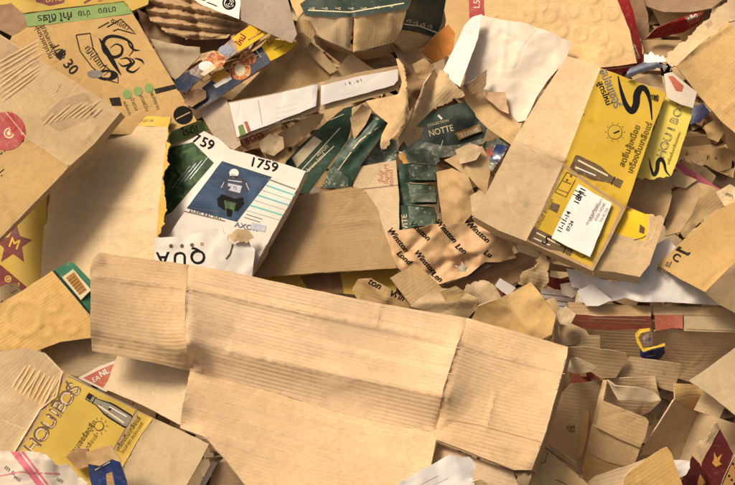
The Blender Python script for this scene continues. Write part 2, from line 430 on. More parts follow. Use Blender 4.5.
        for di, d in enumerate(p['dec']):
            k = d[0]
            if k == 'T':
                _, x, y, an, size, s_, mn = d[:7]; o = d[7] if len(d) > 7 else {}
                tv, tf = text_mesh(s_)
                tx, ty = tv[:, 0]*size*o.get('xs', 1), tv[:, 1]*size
                tx = tx + ty*o.get('sh', 0)
                tx = tx*(1-o.get('mir', 0)*2)
                ca, sa = math.cos(math.radians(an)), math.sin(math.radians(an))
                v2 = np.stack([x+tx*ca-ty*sa, y-tx*sa-ty*ca], 1)
                place(v2, tf, mn, .0010)
                if o.get('b'):
                    place(v2+np.array((ca, -sa))*o['b'], tf, mn, .00105); place(v2+np.array((-sa, -ca))*o['b'], tf, mn, .0011)
            elif k in 'PC':
                if k == 'C': Q = np.array([(d[1]+d[3]*math.cos(a)*(d[5] if len(d) > 5 else 1), d[2]+d[3]*math.sin(a)) for a in np.linspace(0, 2*math.pi, 20, endpoint=False)]); mn = d[4]
                else: Q = dense(pp(d[1])[0], [None]*99, 5, 0); mn = d[2]
                v2, f2 = tri(Q, 5, di); place(v2, [q for q, _ in f2], mn, .0005 + .00004*di)
            elif k == 'L':
                Q = pp(d[1])[0]; wd = d[2]/2; mn = d[3]
                if len(d) > 4:
                    E = np.vstack([2*Q[0]-Q[1], Q, 2*Q[-1]-Q[-2]]); o_ = []
                    for i in range(1, len(E)-2):
                        for q in np.linspace(0, 1, 6, endpoint=False):
                            a, b, c, e = E[i-1], E[i], E[i+1], E[i+2]; o_.append(.5*((2*b)+(c-a)*q+(2*a-5*b+4*c-e)*q*q+(3*b-a-3*c+e)*q**3))
                    Q = np.array(o_+[Q[-1]])
                out = [Q[0]]
                for a, b in zip(Q[:-1], Q[1:]):
                    kk = max(1, int(np.hypot(*(b-a))/5)); out += [a*(1-j/kk)+b*j/kk for j in range(1, kk+1)]
                Q = np.array(out); tg = np.gradient(Q, axis=0); tg /= np.maximum(1e-6, np.hypot(*tg.T))[:, None]; nn_ = np.stack([-tg[:, 1], tg[:, 0]], 1)
                ww = np.full(len(Q), wd)
                if len(d) > 4 and d[4] == 'taper': ww = wd*np.sin(np.linspace(.15, math.pi-.15, len(Q)))
                v2 = np.vstack([Q+nn_*ww[:, None], Q-nn_*ww[:, None]]); m_ = len(Q)
                place(v2, [q for i in range(m_-1) for q in ((i, i+1, i+m_), (i+1, i+1+m_, i+m_))], mn, .0006 + .00004*di)
            elif k == 'R':      # a raised flute laid bare by the torn liner
                _, x0, y0, x1, y1, wd = d[:6]; kk = max(2, int(math.hypot(x1-x0, y1-y0)/3.5)); dx, dy = x1-x0, y1-y0; ln = math.hypot(dx, dy); nx, ny = -dy/ln, dx/ln
                k0 = len(verts); prof = [(-1, -.1), (-.6, .75), (0, 1), (.6, .75), (1, -.1)]; rw = []
                for j in range(kk+1):
                    q = j/kk; tp = min(1, 4*q+.2, 4*(1-q)+.2)
                    wob = .35*noise.noise((x0+dx*q, y0+dy*q, di*3.1))
                    for (a, b) in prof: rw.append((x0+dx*q+nx*(a*wd*.5+wob), y0+dy*q+ny*(a*wd*.5+wob), b*tp))
                rw = np.array(rw); hq = mvc(rw[:, :2], V, H)+fld(rw[:, :2])+rw[:, 2]*.0026
                Wq = world(rw[:, 0], rw[:, 1], hq); verts.extend(Wq)
                for j in range(kk):
                    for i in range(4):
                        q = (k0+j*5+i, k0+j*5+i+1, k0+j*5+i+6, k0+j*5+i+5)
                        faces.append(q); fmat.append(sl(d[6] if len(d) > 6 else 'kraft_light')); uvs.append([uvf(verts[i_]) for i_ in q])
        me = bpy.data.meshes.new(p['name'] if root else name)
        org = cen
        me.from_pydata([tuple(q-org) for q in verts], [], faces)
        for m_ in ml: me.materials.append(m_)
        me.polygons.foreach_set('material_index', fmat)
        uvl = me.uv_layers.new(name='UVMap'); fl = [c for q in uvs for c in q]
        uvl.data.foreach_set('uv', [c for q in fl for c in q]); 
        nt_ = len(fs); sm = [True]*(2*nt_) + [False]*(len(faces)-2*nt_); me.polygons.foreach_set('use_smooth', sm)
        me.update()
        o = bpy.data.objects.new(p['name'] if root else name, me); COL.objects.link(o)
        objs.append(o)
        if root: 
            o.parent = root
            if p['label']: o['label'] = p['label']
        else: o.location = cen
    for o, p in zip(objs, panels):
        if p['of'] is not None:
            o.parent = objs[p['of']]
    top = root or objs[0]
    top['label'] = label; top['category'] = cat
    if group: top['group'] = group
    ALL.append(top)
    return top
def bottle(x, y, an, ln, mats=('ink', 'bottle_grey')):
    """a printed bottle: its outline, glass and lettering, neck towards the angle"""
    ca, sa = math.cos(math.radians(an)), math.sin(math.radians(an)); w0 = ln*.135
    pr = [(-.5, .85), (-.46, 1), (-.1, 1), (.02, .92), (.2, .55), (.36, .36), (.38, .5), (.5, .5)]
    def out(k):
        q = [(a*ln, b*w0*k) for a, b in pr]; q = q + [(a, -b) for a, b in reversed(q)]
        return ' '.join('%.2f,%.2f' % (x+a*ca-b*sa, y-a*sa-b*ca) for a, b in q)
    return [('P', out(1.12), mats[0]), ('P', out(.86), mats[1]),
            ('L', '%.1f,%.1f %.1f,%.1f' % (x-ln*.42*ca-w0*.5*sa, y+ln*.42*sa-w0*.5*ca, x+ln*.2*ca-w0*.3*sa, y-ln*.2*sa-w0*.3*ca), w0*.22, 'cream'),
            ('L', '%.1f,%.1f %.1f,%.1f' % (x-ln*.40*ca+w0*.5*sa, y+ln*.40*sa+w0*.5*ca, x+ln*.0*ca+w0*.4*sa, y-ln*.0*sa+w0*.4*ca), w0*.16, 'ink_white'),
            ('L', '%.1f,%.1f %.1f,%.1f' % (x+ln*.33*ca-w0*.6*sa, y-ln*.33*sa-w0*.6*ca, x+ln*.33*ca+w0*.6*sa, y-ln*.33*sa+w0*.6*ca), 1, 'ink'),
            ('T', x-ln*.12*ca, y+ln*.12*sa, an, ln*.3, 'S', 'ink_clean', {'sh': .3, 'b': .3})]
GB = 'flattened cardboard boxes in the heap'; GS = 'loose pieces of cardboard in the heap'; GP = 'paper and plastic wrapping in the heap'; GK = 'printed cartons in the heap'
A = panel
# ------------------------------------------------------------------ the big flattened box in front
S('flattened_box', 'largest flattened brown box lying across the front of the heap', 'flattened box', [
 A('middle_panel', '189,264.5,.29 230,271.5,.29 300,287,.29 380,303.5,.29 467,318,.29 455,352,.325 444,388,.315 434,432,.262 385,424,.25 340,413,.245 262,389,.245 190,371,.25 186.5,345,.32 185,300,.325', m='kraft_big', fd=-13.5, sp=3.4, t=.008,
   dec=[('L','187,289 260,304 350,324 459,348',.9,'crease'),('L','186,317 250,331 330,349 452,374',.7,'crease'),('L','188,296 320,324 455,353',.5,'crease'),('L','190,268 300,291 466,322',.6,'crease'),('L','190,366 205,361 214,367',.8,'crease'),('L','193,360 203,369 200,374',.7,'scuff'),
    ('L','376,303 380,314 377,326',.5,'crease'),('L','189,280 240,290 330,309 463,337',.4,'crease'),('L','187,340 300,368 444,397',.4,'crease')]),
 A('side_flap', '99,252,.27 130,257,.28 189,264.5,.29 185,300,.325 186.5,345,.32 190,371,.25 145,361,.28 92,351,.28 90,325,.31 91,296,.31 90,270,.30 93,259,.285', m='kraft_big', fd=-8, sp=3.4, t=.008,
   dec=[('L','92,275 140,281 187,290',.9,'crease'),('L','91,334 140,342 187,354',.8,'crease'),('L','92,341 140,350 188,362',.5,'crease'),('L','91,300 186,315',.4,'crease'),('L','96,262 150,268 188,275',.5,'crease')]),
 A('end_panel', '467,318,.29 520,332.5,.29 568,347,.28 567,356,.31 557,393,.325 546,432,.32 532,470,.29 513,470,.285 480,458,.285 452,447,.285 436,441,.285 434,432,.262 444,388,.315 455,352,.325', m='kraft_big', fd=-15.5, sp=3.4, t=.008,
   dec=[('L','458,349 510,360 565,374',.6,'crease'),('L','495,396 487,427',.9,'crease'),('L','436,431 446,424 452,421',.8,'crease'),('L','446,420 480,425 540,442',.6,'scuff'),('L','466,322 444,388 435,430',.9,'scuff'),('L','566,352 556,393 545,432 533,465',.9,'crease'),('L','436,440 455,447 482,458 513,470',1.1,'ink_brown')]),  # last brown line is the slit's dark gap painted on, not print
 A('lower_flap', '190,371,.25 262,389,.245 340,413,.245 385,424,.25 434,432,.262 436,441,.285 430,470,.31 424,500,.32 255,500,.31 246,486,.31 228,462,.31 205,437,.31 180,428,.30 183,404,.31', m='kraft_big', fd=-14, sp=3.4, t=.008,
   dec=[('L','188,378 260,396 340,420 432,441',1.0,'crease'),('L','185,392 260,411 350,438 428,461',.6,'crease'),('L','183,406 240,420 340,452 424,478',.8,'crease'),('L','181,421 240,437 330,466 400,492',.7,'crease'),('L','187,385 330,425 430,450',.4,'crease'),('L','184,414 300,448 424,488',.4,'crease'),('L','206,437 290,466 350,492',.6,'crease')]),
 A('corner_flap', '437,443,.255 452,449,.265 480,460,.265 513,472,.265 524,500,.25 424,500,.27 430,470,.27', m='kraft_big', fd=-16),
 A('side_edge', '568,347,.278 572,352,.22 560,398,.23 549,436,.23 537,474,.20 532,470,.288 546,432,.318 557,393,.323 567,356,.308', m='kraft', fd=70),
], GB, n=.004, nf=.012, cr=[(188,344,446,396,.022,28),(230,352,446,398,.006,6),(96,276,188,288,.010,5),(188,288,458,343,.010,6),(458,343,566,372,.008,6),(189,266,186,345,-.006,3),(467,318,434,432,-.007,3),(190,371,205,368,.008,6),(195,360,185,378,-.01,5),
  (186,394,440,446,.004,4),(183,408,430,470,.005,4),(200,436,420,496,.004,4),(93,330,190,352,.005,4),(92,342,190,362,-.004,3),(495,394,486,428,.006,4),(380,303,376,325,.004,3),
  (434,432,405,436,.006,4),(434,432,446,420,.005,5),(437,436,540,452,.003,4),(190,318,450,374,.003,5),(188,332,445,386,-.004,6),(192,352,440,404,.003,5)], bp=[(97,258,.014,7),(300,330,.006,60),(530,462,.01,8)])
S('paper_sheet', 'torn white paper with faint pink lines resting on the big box at the bottom edge', 'paper', A('paper_sheet', '382,496,.36 400,482,.36 426,468,.36 449,455,.365t 470,457.5,.35t 476,468,.345t 471,477,.34t 478,496,.34 ', m='paper_white', t=.001, sp=3,
  dec=[('L','416,487 438,476',.4,'red_faded'),('L','424,490 448,478',.4,'ink_faint')]), GP, n=.006, nf=.04, f=3)
S('cardboard_scrap', 'tiny rounded brown cardboard tip beside the torn white paper at the bottom', 'cardboard piece', A('s', '468,492,.33 472,482,.345 480,479,.345 487,483,.34 489,496,.32', m='kraft_light', sp=2.5), GS)

# ------------------------------------------------------------------ left side
rib1 = [('R', -6+i*0.9, 60+i*4.6, 34+i*1.5-(i>4)*8+(i*5%3)*2, 36+i*4.1, 2.8) for i in range(1, 10)]
rib2 = [('R', 42+i*6.1, 122-i*.9+abs(i-4), 42+i*6.1+(22 if 0<i<7 else 12), 122-i*.9-(17 if 0<i<7 else 9)+(i*7%3), 2.7) for i in range(0, 9)]
S('cardboard_box', 'flat brown box with torn ridged surface and half a red disc at the upper left', 'box', [
 A('top_panel', '-40,10,.260 0,34,.260 40,60,.270 84,87,.270 121,112,.270 95,143,.270 70,166,.270 0,238,.260 -40,275,.260', m='kraft_light', fd=30, sp=3.5, t=.006,
   areas=[('-30,50 0,36 40,62 34,70 30,66 20,74 4,98 -30,80','ribbed'),('40,120 60,100 84,92 97,106 92,118 60,132','ribbed'),('-30,118 -3,120 26,138 58,158 69,166 40,196 0,237 -30,250','kraft_orange')],
   dec=rib1+rib2+[('L','-5,99 26,137 68,165',1,'crease'),('L','52,74 60,84 56,92',.8,'crease'),('L','10,92 28,118',.8,'crease'),('C',6,131,19.5,'red'),('C',9,133,5.2,'cream'),('C',9,133,4.2,'red_faded'),('C',9,133,2,'cream'),('T',1,151,-60,9,'G','ink'),('T',2,172,-50,9,'1,','ink')]),
 A('side_panel', '121,112,.268 125,117,.240 99,148,.240 74,170,.240 -30,272,.220 -40,275,.258 0,238,.258 70,166,.268 95,143,.268', m='kraft', fd=45, t=.005)], GB,
 n=.005, nf=.018, cr=[(26,138,69,166,.006,3),(-5,101,26,138,.004,4),(10,92,30,118,.004,4),(30,118,60,140,.004,3),(84,93,99,141,.004,3),(0,200,12,222,.005,4),(20,75,55,110,.004,5),(85,140,95,128,.005,4)], bp=[(8,48,.006,7)])
S('cardboard_box', 'brown drink box with green band and black foreign lettering at the upper left', 'box', [
 A('front_panel', '12,36,.15 28,27,.16 133,13.5,.17 160,60,.17 197,121,.16 172,131,.16 150,134,.15 60,134,.13 0,60,.14', m='kraft_orange', fd=-20, sp=4,
  areas=[('109,98 120,97 122,106 112,106','ink'),('154,89 180,83 182,87.5 156,94','ink')],
  dec=[('L','129,56 133,50 131,43 123,38 112,36 105,39 103,46 106,53 114,57 121,54 122,47 116,44 110,48',3.6,'ink_clean','taper'),('L','99,38 105,48 113,62 121,75',5.2,'ink_clean','taper'),('L','120,59 127,58 131,63 123,66 118,62',2.4,'ink_clean','taper'),('L','129,57 134,62 127,69 133,72 140,67',2.6,'ink_clean','taper'),('L','127,39 130,46 135,50 140,50',2.2,'ink_clean','taper'),('L','134,58 141,60 144,64',2.2,'ink_clean','taper'),
   ('T',120,24,-25,7,'ชาเขียว','ink_clean'),('L','107,27 121,19 136,34 118,29 113,31',1.1,'ink_clean'),('L','98,28 109,22',1.,'ink_clean'),
   ('L','76,35 90,33 93,48 103,64 118,77 118,83 108,80 92,67 80,51 76,35',1.1,'ink'),('T',97,60,-52,9,'ญี่ปุ่นแท้ๆ','ink'),
   ('C',107,75,5.5,'ink_clean',2),('C',107,75,3,'kraft_orange',2),('C',95,74,4,'ink_grey',2),
   ('T',49,40,-66,7,'ขวดละเพียง','ink'),('T',44,42,-66,7,'ลุ้นรวยทุกวัน','ink'),('T',58,52,-64,11,'10฿','ink'),('T',66,62,-50,15,'฿ 30','ink',{'b':.4}),
   ('C',127,94,4.6,'green_band'),('C',138,91,4.6,'green_band'),('C',149,88,4.6,'green_band'),
   ('T',134,104,-66,5.5,'น้ำตาล','ink_olive'),('T',144,103,-66,5.5,'คาเฟอีน','ink_olive'),('T',155,101,-66,5.5,'พลังงาน','ink_olive'),('T',127,108,-66,4.5,'พลังงาน','ink_olive'),
   ('C',183,115,9.2,'ink_clean',1.05),('T',183,115,20,14,'X','kraft_orange'),('L','176,119 190,112',1.,'kraft_orange'),('T',182,119,15,5,'CC','kraft_orange')]),
 A('green_band', '24,14,.155 70,8,.16 124,2,.165 133,13,.172 80,20.5,.165 28,26.5,.162', m='green_band', fd=-6,
  dec=[('T',50,17,187,9.5,'ดีไร','ink',{'b':.3}),('T',41,18,187,10,'!ร','ink'),('T',66,15,186,10,'กำไ','ink',{'b':.3}),('T',84,13,186,8.5,'ง่าย','ink'),('T',107,10,186,9,'ขายง','ink')]),
 A('lower_band', '172,131,.158 197,121,.158 204,121,.14 210,132,.12 190,140,.12 172,147,.12 168,138,.13', m='green_band', fd=15, dec=[('T',190,131,17,10,'ไรดี!','ink',{'b':.3}),('L','170,146 209,131',1.6,'kraft_orange')]),
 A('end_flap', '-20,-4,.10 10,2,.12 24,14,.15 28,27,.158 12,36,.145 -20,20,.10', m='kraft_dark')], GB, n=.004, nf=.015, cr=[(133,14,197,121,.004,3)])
S('carton', 'orange and yellow carton with maroon lettering behind the green banded box at the top', 'carton', A('c', '-10,-12,.12 150,-12,.15 148,4,.15 132,11,.14 124,1,.14 70,7,.13 24,13,.13 8,8,.12 -10,4,.11', m='yellow_dull',
   areas=[('35,-12 70,-12 64,3 50,6 36,2','maroon'),('72,-12 80,-12 74,4 70,4','orange_print')], dec=[('T',54,-1,186,10,'ทบท','yellow_dull'),('L','84,3 96,-4',2,'maroon'),('L','98,1 112,-6',2,'red_faded'),('L','118,-4 124,-9',2,'maroon')]), GK)
S('cardboard_flap', 'pale brown inner side of a box with a ragged yellow right edge', 'cardboard', [
 A('inner_panel', '112,123,.13 140,126,.15 168,127,.175 165.5,150,.18 163,170,.185 159.5,200,.19 157,230,.185 155,264,.17 120,274,.15 60,306,.10 38,330,.08 40,285,.09 46,195,.08 55,160,.09', m='kraft_pale', fd=0, sp=4),
 A('top_edge', '118,115,.135 145,116,.15 171,117,.175 168,127,.175 140,126,.15 112,123,.13', m='yellow_edge', dec=[('T',140,120.5,0,5,'สินค้าคุณภาพ','ink_brown')]),
 A('torn_edge', '171,117,.175t 168.5,133,.18t 167.5,150,.182t 168,162,.184t 162,178,.188t 165.5,200,.19t 161,228,.186t 158.5,262,.17 155,264,.17 157,230,.185 159.5,200,.19 163,170,.185 165.5,150,.18 168,127,.175', m='yellow_edge', sp=2.5)], GB,
 n=.006, nf=.02, cr=[(42,209,95,203,.008,4),(95,203,150,209,.008,4),(108,150,110,262,.005,3),(50,240,150,228,.004,4),(60,170,120,150,.004,5)])
S('carton', 'dark yellow carton with a maroon star and stripe under the pale flap at the left', 'carton', A('c', '-30,235,.05 20,215,.07 47,184,.09 46,250,.08 40,300,.06 20,310,.05 -30,300,.03', m='yellow_dull',
   areas=[('-30,246 2,266 34,293 26,306 -30,288','maroon')],
   dec=[('P','16,222 20,236 32,240 22,247 24,262 13,254 1,262 4,248 -6,240 9,237','maroon'),('T',14,244,-20,14,'M','yellow_edge',{'b':.5}),('C',8,279,3.5,'yellow_dull'),('C',8,279,2.2,'maroon'),('T',18,285,-30,7,'A','yellow_dull'),('P','14,198 28,186 30,205 20,212','maroon')]), GK)
S('cardboard_scrap', 'small torn brown flap with a bit of black print below the star', 'cardboard piece', A('s', '-20,296,.14 6,284,.15 15,283,.15t 28,298,.14 22,303,.13 0,326,.12 -20,330,.11', m='kraft_light', sp=3,
   dec=[('T',1,304,50,9,'ba','ink_olive',{'b':.4}),('L','11,293 17,290',1,'ink_grey')]), GS, n=.006)
emb = lambda pts: [('C', x, y, r, 'kraft_orange') for x, y, r in pts]
S('carton', 'orange brown embossed sheet with a green edge and a price tag on the left', 'carton', [
 A('embossed_panel', '-25,318,.16 20,292,.18 52,271,.20 72,294,.20 92,318,.19 91,338,.18 60,342,.17 42,349,.16 36,352,.16 0,350,.15 -25,352,.15', m='kraft_orange', sp=3),
 A('green_edge', '52,271,.198 68,262,.17 74,263,.17 98,288,.16 98,310,.16 92,320,.19 72,294,.198', m='green_edge', dec=[('L','54,271 74,294 93,318',2.4,'green_dark'),]),
 A('price_tag', '62,277,.196 73,269,.181 91,290,.178 81,300,.193', m='cream', t=.001, dec=[('P','66,278 74,272 87,290 80,295','gold'),*[('L','%.1f,%.1f %.1f,%.1f'%(66.5+i*2,279+i*2.5,73+i*2,273.5+i*2.5),.8,'ink_brown') for i in range(1,7)]], of=1)], GK,
 n=.003, bp=[(70,326,.0036,8,1.7),(24,318,.004,17,1.8),(52,303,.0036,9,1.6),(46,330,.003,7,1.6),(12,338,.003,9,1.6)])
S('cardboard_sheet', 'dusty dark brown sheet in shade between the embossed sheet and the big box', 'cardboard', A('c', '40,348,.12 60,341,.13 92,336,.14 105,352,.14 128,360,.13 118,372,.12 88,378,.10 64,374,.10 42,356,.11', m='kraft_grey', fd=-5), GB)
S('carton_scrap', 'red printed scrap with pale letters wedged below the big box at the left', 'carton', A('c', '78,378,.13 100,366,.14 122,358,.15 120,380,.14 106,392,.13', m='paper_cream', t=.002, areas=[('83,378 101,369 116,363 110,378 103,388','red_faded')],
   dec=[('T',104,373,28,8,'NL','ink_white',{'b':.3}),('T',96,379,28,7,'EA','ink_white')]), GK)
S('cardboard_sheet', 'plain pale board tucked under the left end of the big box', 'cardboard', A('c', '119,350,.20 150,358,.21 194,368,.21 188,398,.21 180,425,.20 142,405,.195 105,389,.19', m='kraft_pale', fd=-15), GB, n=.003)
ribE = [('R', 12+i*3.9, 388+i*2.3+(i*7%3)*.8, 26+i*3.7+(i*5%4), 366+i*1.7-(i*5%3)*1.2, 2.5) for i in range(0, 10)]
S('cardboard_box', 'dusty yellow drink box with outlined letters and a bottle picture at the lower left', 'box', [
 A('torn_panel', '-25,356,.18 10,350,.19 25,348,.20 45,353,.20 64,372,.19 40,410,.18 14,452,.17 -25,462,.17', m='kraft_grey', fd=40, sp=3.5, areas=[('10,394 26,362 44,362 62,374 54,400 36,408','ribbed')], dec=ribE+[('L','45,354 62,372 56,396 40,409 14,452',1.3,'crease'),('L','2,420 26,430 20,440',.8,'crease')]),
 A('printed_panel', '64,372,.19 105,394,.19 153,418,.18 138,440,.175 112,486,.17 100,505,.17 -20,505,.16 14,452,.17 40,410,.18', m='kraft', fd=-28, sp=3.6,
  areas=[('68,377 136,410 134,416 93,486 60,486 10,470 20,452 44,412','yellow_dull'),('139,412 152,419 110,486 96,486 137,418','yellow_dull')],
  dec=[('L','68,376 137,409 92,486',1,'ink_grey')]
   +[('T',x,y,51+k,z,c,'ink_brown',{'b':1.3,'xs':1.1}) for x,y,k,z,c in ((33,447,0,18,'H'),(42,435,2,19,'O'),(50,423,3,18,'U'),(56,414,5,18,'I'),(60,407,6,19,'B'),(67,399,6,19,'O'),(74,390,8,20,'S'))]
   +[('T',x+.6,y,51+k,z,c,'kraft_pale',{'b':.4,'xs':1.0}) for x,y,k,z,c in ((33,447,0,16.5,'H'),(42,435,2,17.5,'O'),(50,423,3,16.5,'U'),(56,414,5,16.5,'I'),(60,407,6,17.5,'B'),(67,399,6,17.5,'O'),(74,390,8,18.5,'S'))]
   +[('L','66,381 70,388',2,'ink_brown')]+bottle(108,409,148,50,('ink','bottle_grey'))
   +[('C',99,426,5,'ink_olive'),('C',99,426,4,'yellow_dull'),('T',99,426,55,8,'1','ink',{'b':.5})]
   +[('L','%.1f,%.1f %.1f,%.1f'%(99+6.5*math.cos(a),426+6.5*math.sin(a),99+9*math.cos(a),426+9*math.sin(a)),.5,'ink_olive') for a in [i*math.pi/5 for i in range(10)]]
   +[('T',82,440,55,7,'สปอนเซอร์สดชื่น','ink_olive',{'b':.3}),('T',88,447,55,6,'พลังเกลือแร่','ink_olive'),('T',128,434,56,6,'เครื่องดื่มเกลือแร่','ink_olive',{'b':.2}),('T',132,438,56,4.5,'ใหม่ล่าสุด สปอนเซอร์','ink_olive')]),
 A('end_panel', '153,418,.18 180,430,.185 209,444,.19 200,462,.185 186,486,.18 178,500,.17 100,505,.168 112,486,.168 138,440,.173', m='kraft_pale', fd=-28)], GB, n=.004, cr=[(64,372,14,452,.005,3),(153,418,112,486,.006,3),(160,440,185,470,.004,4)])
S('paper_bag', 'crumpled white bag with pink stripes in the lower left corner', 'bag', A('b', '-15,450,.30 20,452,.32t 44,454,.32t 54,464,.31t 72,468,.30t 86,482,.29t 98,500,.27 -15,505,.28', m='paper_cream', t=.0015, sp=2.6,
   areas=[('8,449 17,449 48,490 40,490','pink'),('19,449 22,449 53,490 50,490','pink')],
   dec=[('T',10,470,-35,8,'m n','ink_grey'),('T',17,478,-35,7,'vei','ink_grey'),('L','-10,478 20,472 60,474',1.2,'pink'),('T',60,480,-30,7,'un','ink_grey')]), GP, n=.006, nf=.06, f=9, fa=.010)
S('carton', 'small blue carton with torn brown top on the lower left yellow box', 'carton', [
 A('blue_panel', '88,464,.24 100,466,.26 112,459,.27 120,462,.27 127,482,.25 128,500,.23 96,500,.22 90,480,.22', m='blue', t=.002, sp=3, areas=[('106,474 112,472 118,500 108,500','kraft')], dec=[('L','95,470 110,462',1.2,'ink_white')]),
 A('top_flap', '86,452,.25t 100,448,.27 111,445,.275 122,462,.27 112,459,.268 100,466,.26 88,464,.24', m='kraft', sp=3)], GK, n=.008, nf=.05, f=4)
S('cardboard_scrap', 'wrinkled brown scrap beside the small blue carton', 'cardboard piece', A('s', '66,457,.20 76,448,.215 88,449,.23 90,466,.21 78,470,.2', m='kraft_brown', sp=3), GS, n=.006, f=3)
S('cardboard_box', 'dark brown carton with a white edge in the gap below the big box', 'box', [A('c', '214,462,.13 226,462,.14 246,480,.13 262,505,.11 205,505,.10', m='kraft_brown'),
  A('white_edge','212,461,.145 217,463,.145 204,488,.13 199,486,.13', m='paper_cream')], GB)

# ------------------------------------------------------------------ price leaflets and torn white carton
S('carton', 'white carton marked 1759 with a motorcycle rider picture', 'carton', [
 A('front_panel', '231,149,.19 268,159,.20 306,171,.21 294,196,.21 283,215,.20 266,246,.19 250,274,.17 200,262,.16 166,240,.15 186,209,.17', m='printed_white', fd=-15, sp=3.5, t=.004,
  areas=[('222,161 272,177 237,222 185,208','sea_print')],
  dec=[('T',263.5,165,-13.5,13.5,'1759','ink_clean',{'b':.4,'xs':1.1}),('T',267,158,-14,4,'ฉบับพิเศษ รุ่นปี','ink_clean'),
   
   ('P','226,178 231,175 240,176 246,180 250,187 247,193 243,190 242,186 228,183 224,188 221,190 219,186 222,181','suit'),('L','224,182 221,188',.8,'grey_blue'),('L','246,183 249,190',.8,'grey_blue'),('L','228,180 242,182',1,'grey_blue'),('P','226,180 244,184 242,196 236,199 225,196','suit'),('P','228,183 242,186 240,193 228,190','grey_blue'),('T',235,188.3,-12,4.2,'75','ink_clean'),
   ('P','222,194 236,199 243,197 244,204 238,211 226,211 218,206 217,199','ink_clean'),('P','224,200 236,203 234,212 226,213','leaf_print'),('P','226,208 233,210 231,217 227,216','ink_clean'),('C',234,173,4.3,'helmet',1.1),('L','230.5,174 237.5,176',1.4,'grey_blue'),('L','190,208 220,212',.6,'navy'),('L','231,176 238,177',1.2,'ink_clean'),
   ('L','268,179 298,190',1.2,'ink_grey'),*[('L','%d,%d %d,%d'%(266-i*4,185+i*5,295-i*3,195+i*5),(1.3 if i%2==0 else .5),('cyan' if i%2==0 else 'ink_faint')) for i in range(6)],
   ('T',246,227,-12,7,'AXOR','navy',{'b':.5,'xs':1.2}),('P','252,222 266,226 265,232 250,229','grey_blue'),('T',258,227,-12,4.5,'SHARK','navy'),('T',205,215,-13,5,'ANMS RACING','ink'),('L','184,211 225,221',.8,'ink_grey'),
   ('L','246,214 262,219',.6,'ink_grey'),('L','244,217 260,222',.6,'ink_grey')]),
 A('side_panel', '306,171,.208 308,176,.16 286,220,.15 268,251,.14 253,276,.12 250,274,.168 266,246,.188 283,215,.198 294,196,.208', m='paper_cream', fd=60)], GK, n=.003)
S('carton', 'white carton ending in 59 with a dark green leaf picture', 'carton', A('c', '168,148,.11 193,138,.13 204,131,.14 218,138,.14 232,150,.14 210,180,.13 186,209,.12 165,240,.10 155,235,.09 158,180,.09', m='printed_white', t=.004,
   areas=[('150,152 193,142 214,163 172,212 150,224','leaf_print')], dec=[('T',207,144,-22,14,'59','ink_clean',{'b':.5}),('T',196,139,-24,13,'7','ink_clean',{'b':.4}),
   *[('L','%d,%d %d,%d'%(172+i*6,188-i*3,190+i*6,166-i*3),.7,'grey_blue') for i in range(4)],]), GK)
S('carton', 'torn white carton with upside down black letters beneath the rider picture', 'carton', [
 A('front_panel', '155,238,.205 185,236,.21 200,232,.215t 222,227,.22t 227,236,.22t 236,244,.215t 248,240,.21t 255,250,.21 254,260,.20 251,282,.19 210,285,.20 155,280,.19', m='printed_white', t=.004, sp=3,
   dec=[('T',198,256,178,20,'Q','ink_clean',{'b':.5}),('T',180,258,180,20,'U','ink_clean',{'b':.5}),('T',163,258,182,20,'A','ink_clean',{'b':.5}),
    ('C',171,246,2,'ink_brown'),('C',182,246,2,'ink_brown'),('C',192,245,2,'ink_brown'),('C',202,244,1.8,'kraft'),('L','233,244 230,254 226,259',1.6,'ink_brown')]),
 A('torn_layer', '228,236,.222t 236,229,.23t 248,230,.23t 254,238,.222t 246,243,.222t 234,242,.222', m='kraft_light', t=.004, sp=2)], GK, n=.006, nf=.05, f=5)
S('cardboard_scrap', 'thin pale folded edge of card right of the torn white carton', 'cardboard piece', A('s', '268,246,.17 271,240,.175 268,253,.165 256,272,.15 254,264,.155', m='kraft_pale', sp=3), GS)

# ------------------------------------------------------------------ middle
S('cardboard_sheet', 'wide plain brown board in the middle right of the rider carton', 'cardboard', A('c', '270,205,.12 286,198,.13 320,192,.15 350,187,.16 362,188,.16 376,206,.155 386,228,.15 397,268,.14 365,270,.13 330,272,.12 290,275,.11 245,277,.09 255,240,.10', m='kraft', fd=5, sp=3.8), GB,
  n=.004, cr=[(255,236,300,224,.004,4),(300,224,380,222,.004,4)], bp=[(361,221,.005,4),(352,206,.004,5)])
S('carton_scrap', 'dark yellow strip of carton showing below the plain brown board', 'carton', A('c', '255,277,.06 330,273,.08 398,268,.09 396,292,.08 372,296,.07 300,290,.06', m='yellow_dull', areas=[('300,276 340,272 344,294 310,294','kraft_dark')]), GK)
S('cardboard_sheet', 'tall pale brown piece with faded red lines of print beside the green shrink wrap', 'cardboard', A('c', '352,168,.15 374,164,.16 396,160,.17 399,195,.17 399,230,.17 396,262,.16 386,236,.155 376,206,.15 366,192,.14 353,187,.13', m='kraft_pale', fd=0,
   dec=[('T',386,174,92,6,'ดื่มเย็นๆ','red_faded'),('T',381,176,92,6,'ชื่นใจ','red_faded'),('T',391,178,92,6,'สดชื่นดี','red_faded'),('L','354,190 398,185',.7,'ink_brown')]), GB, cr=[(356,204,398,205,.004,4)])
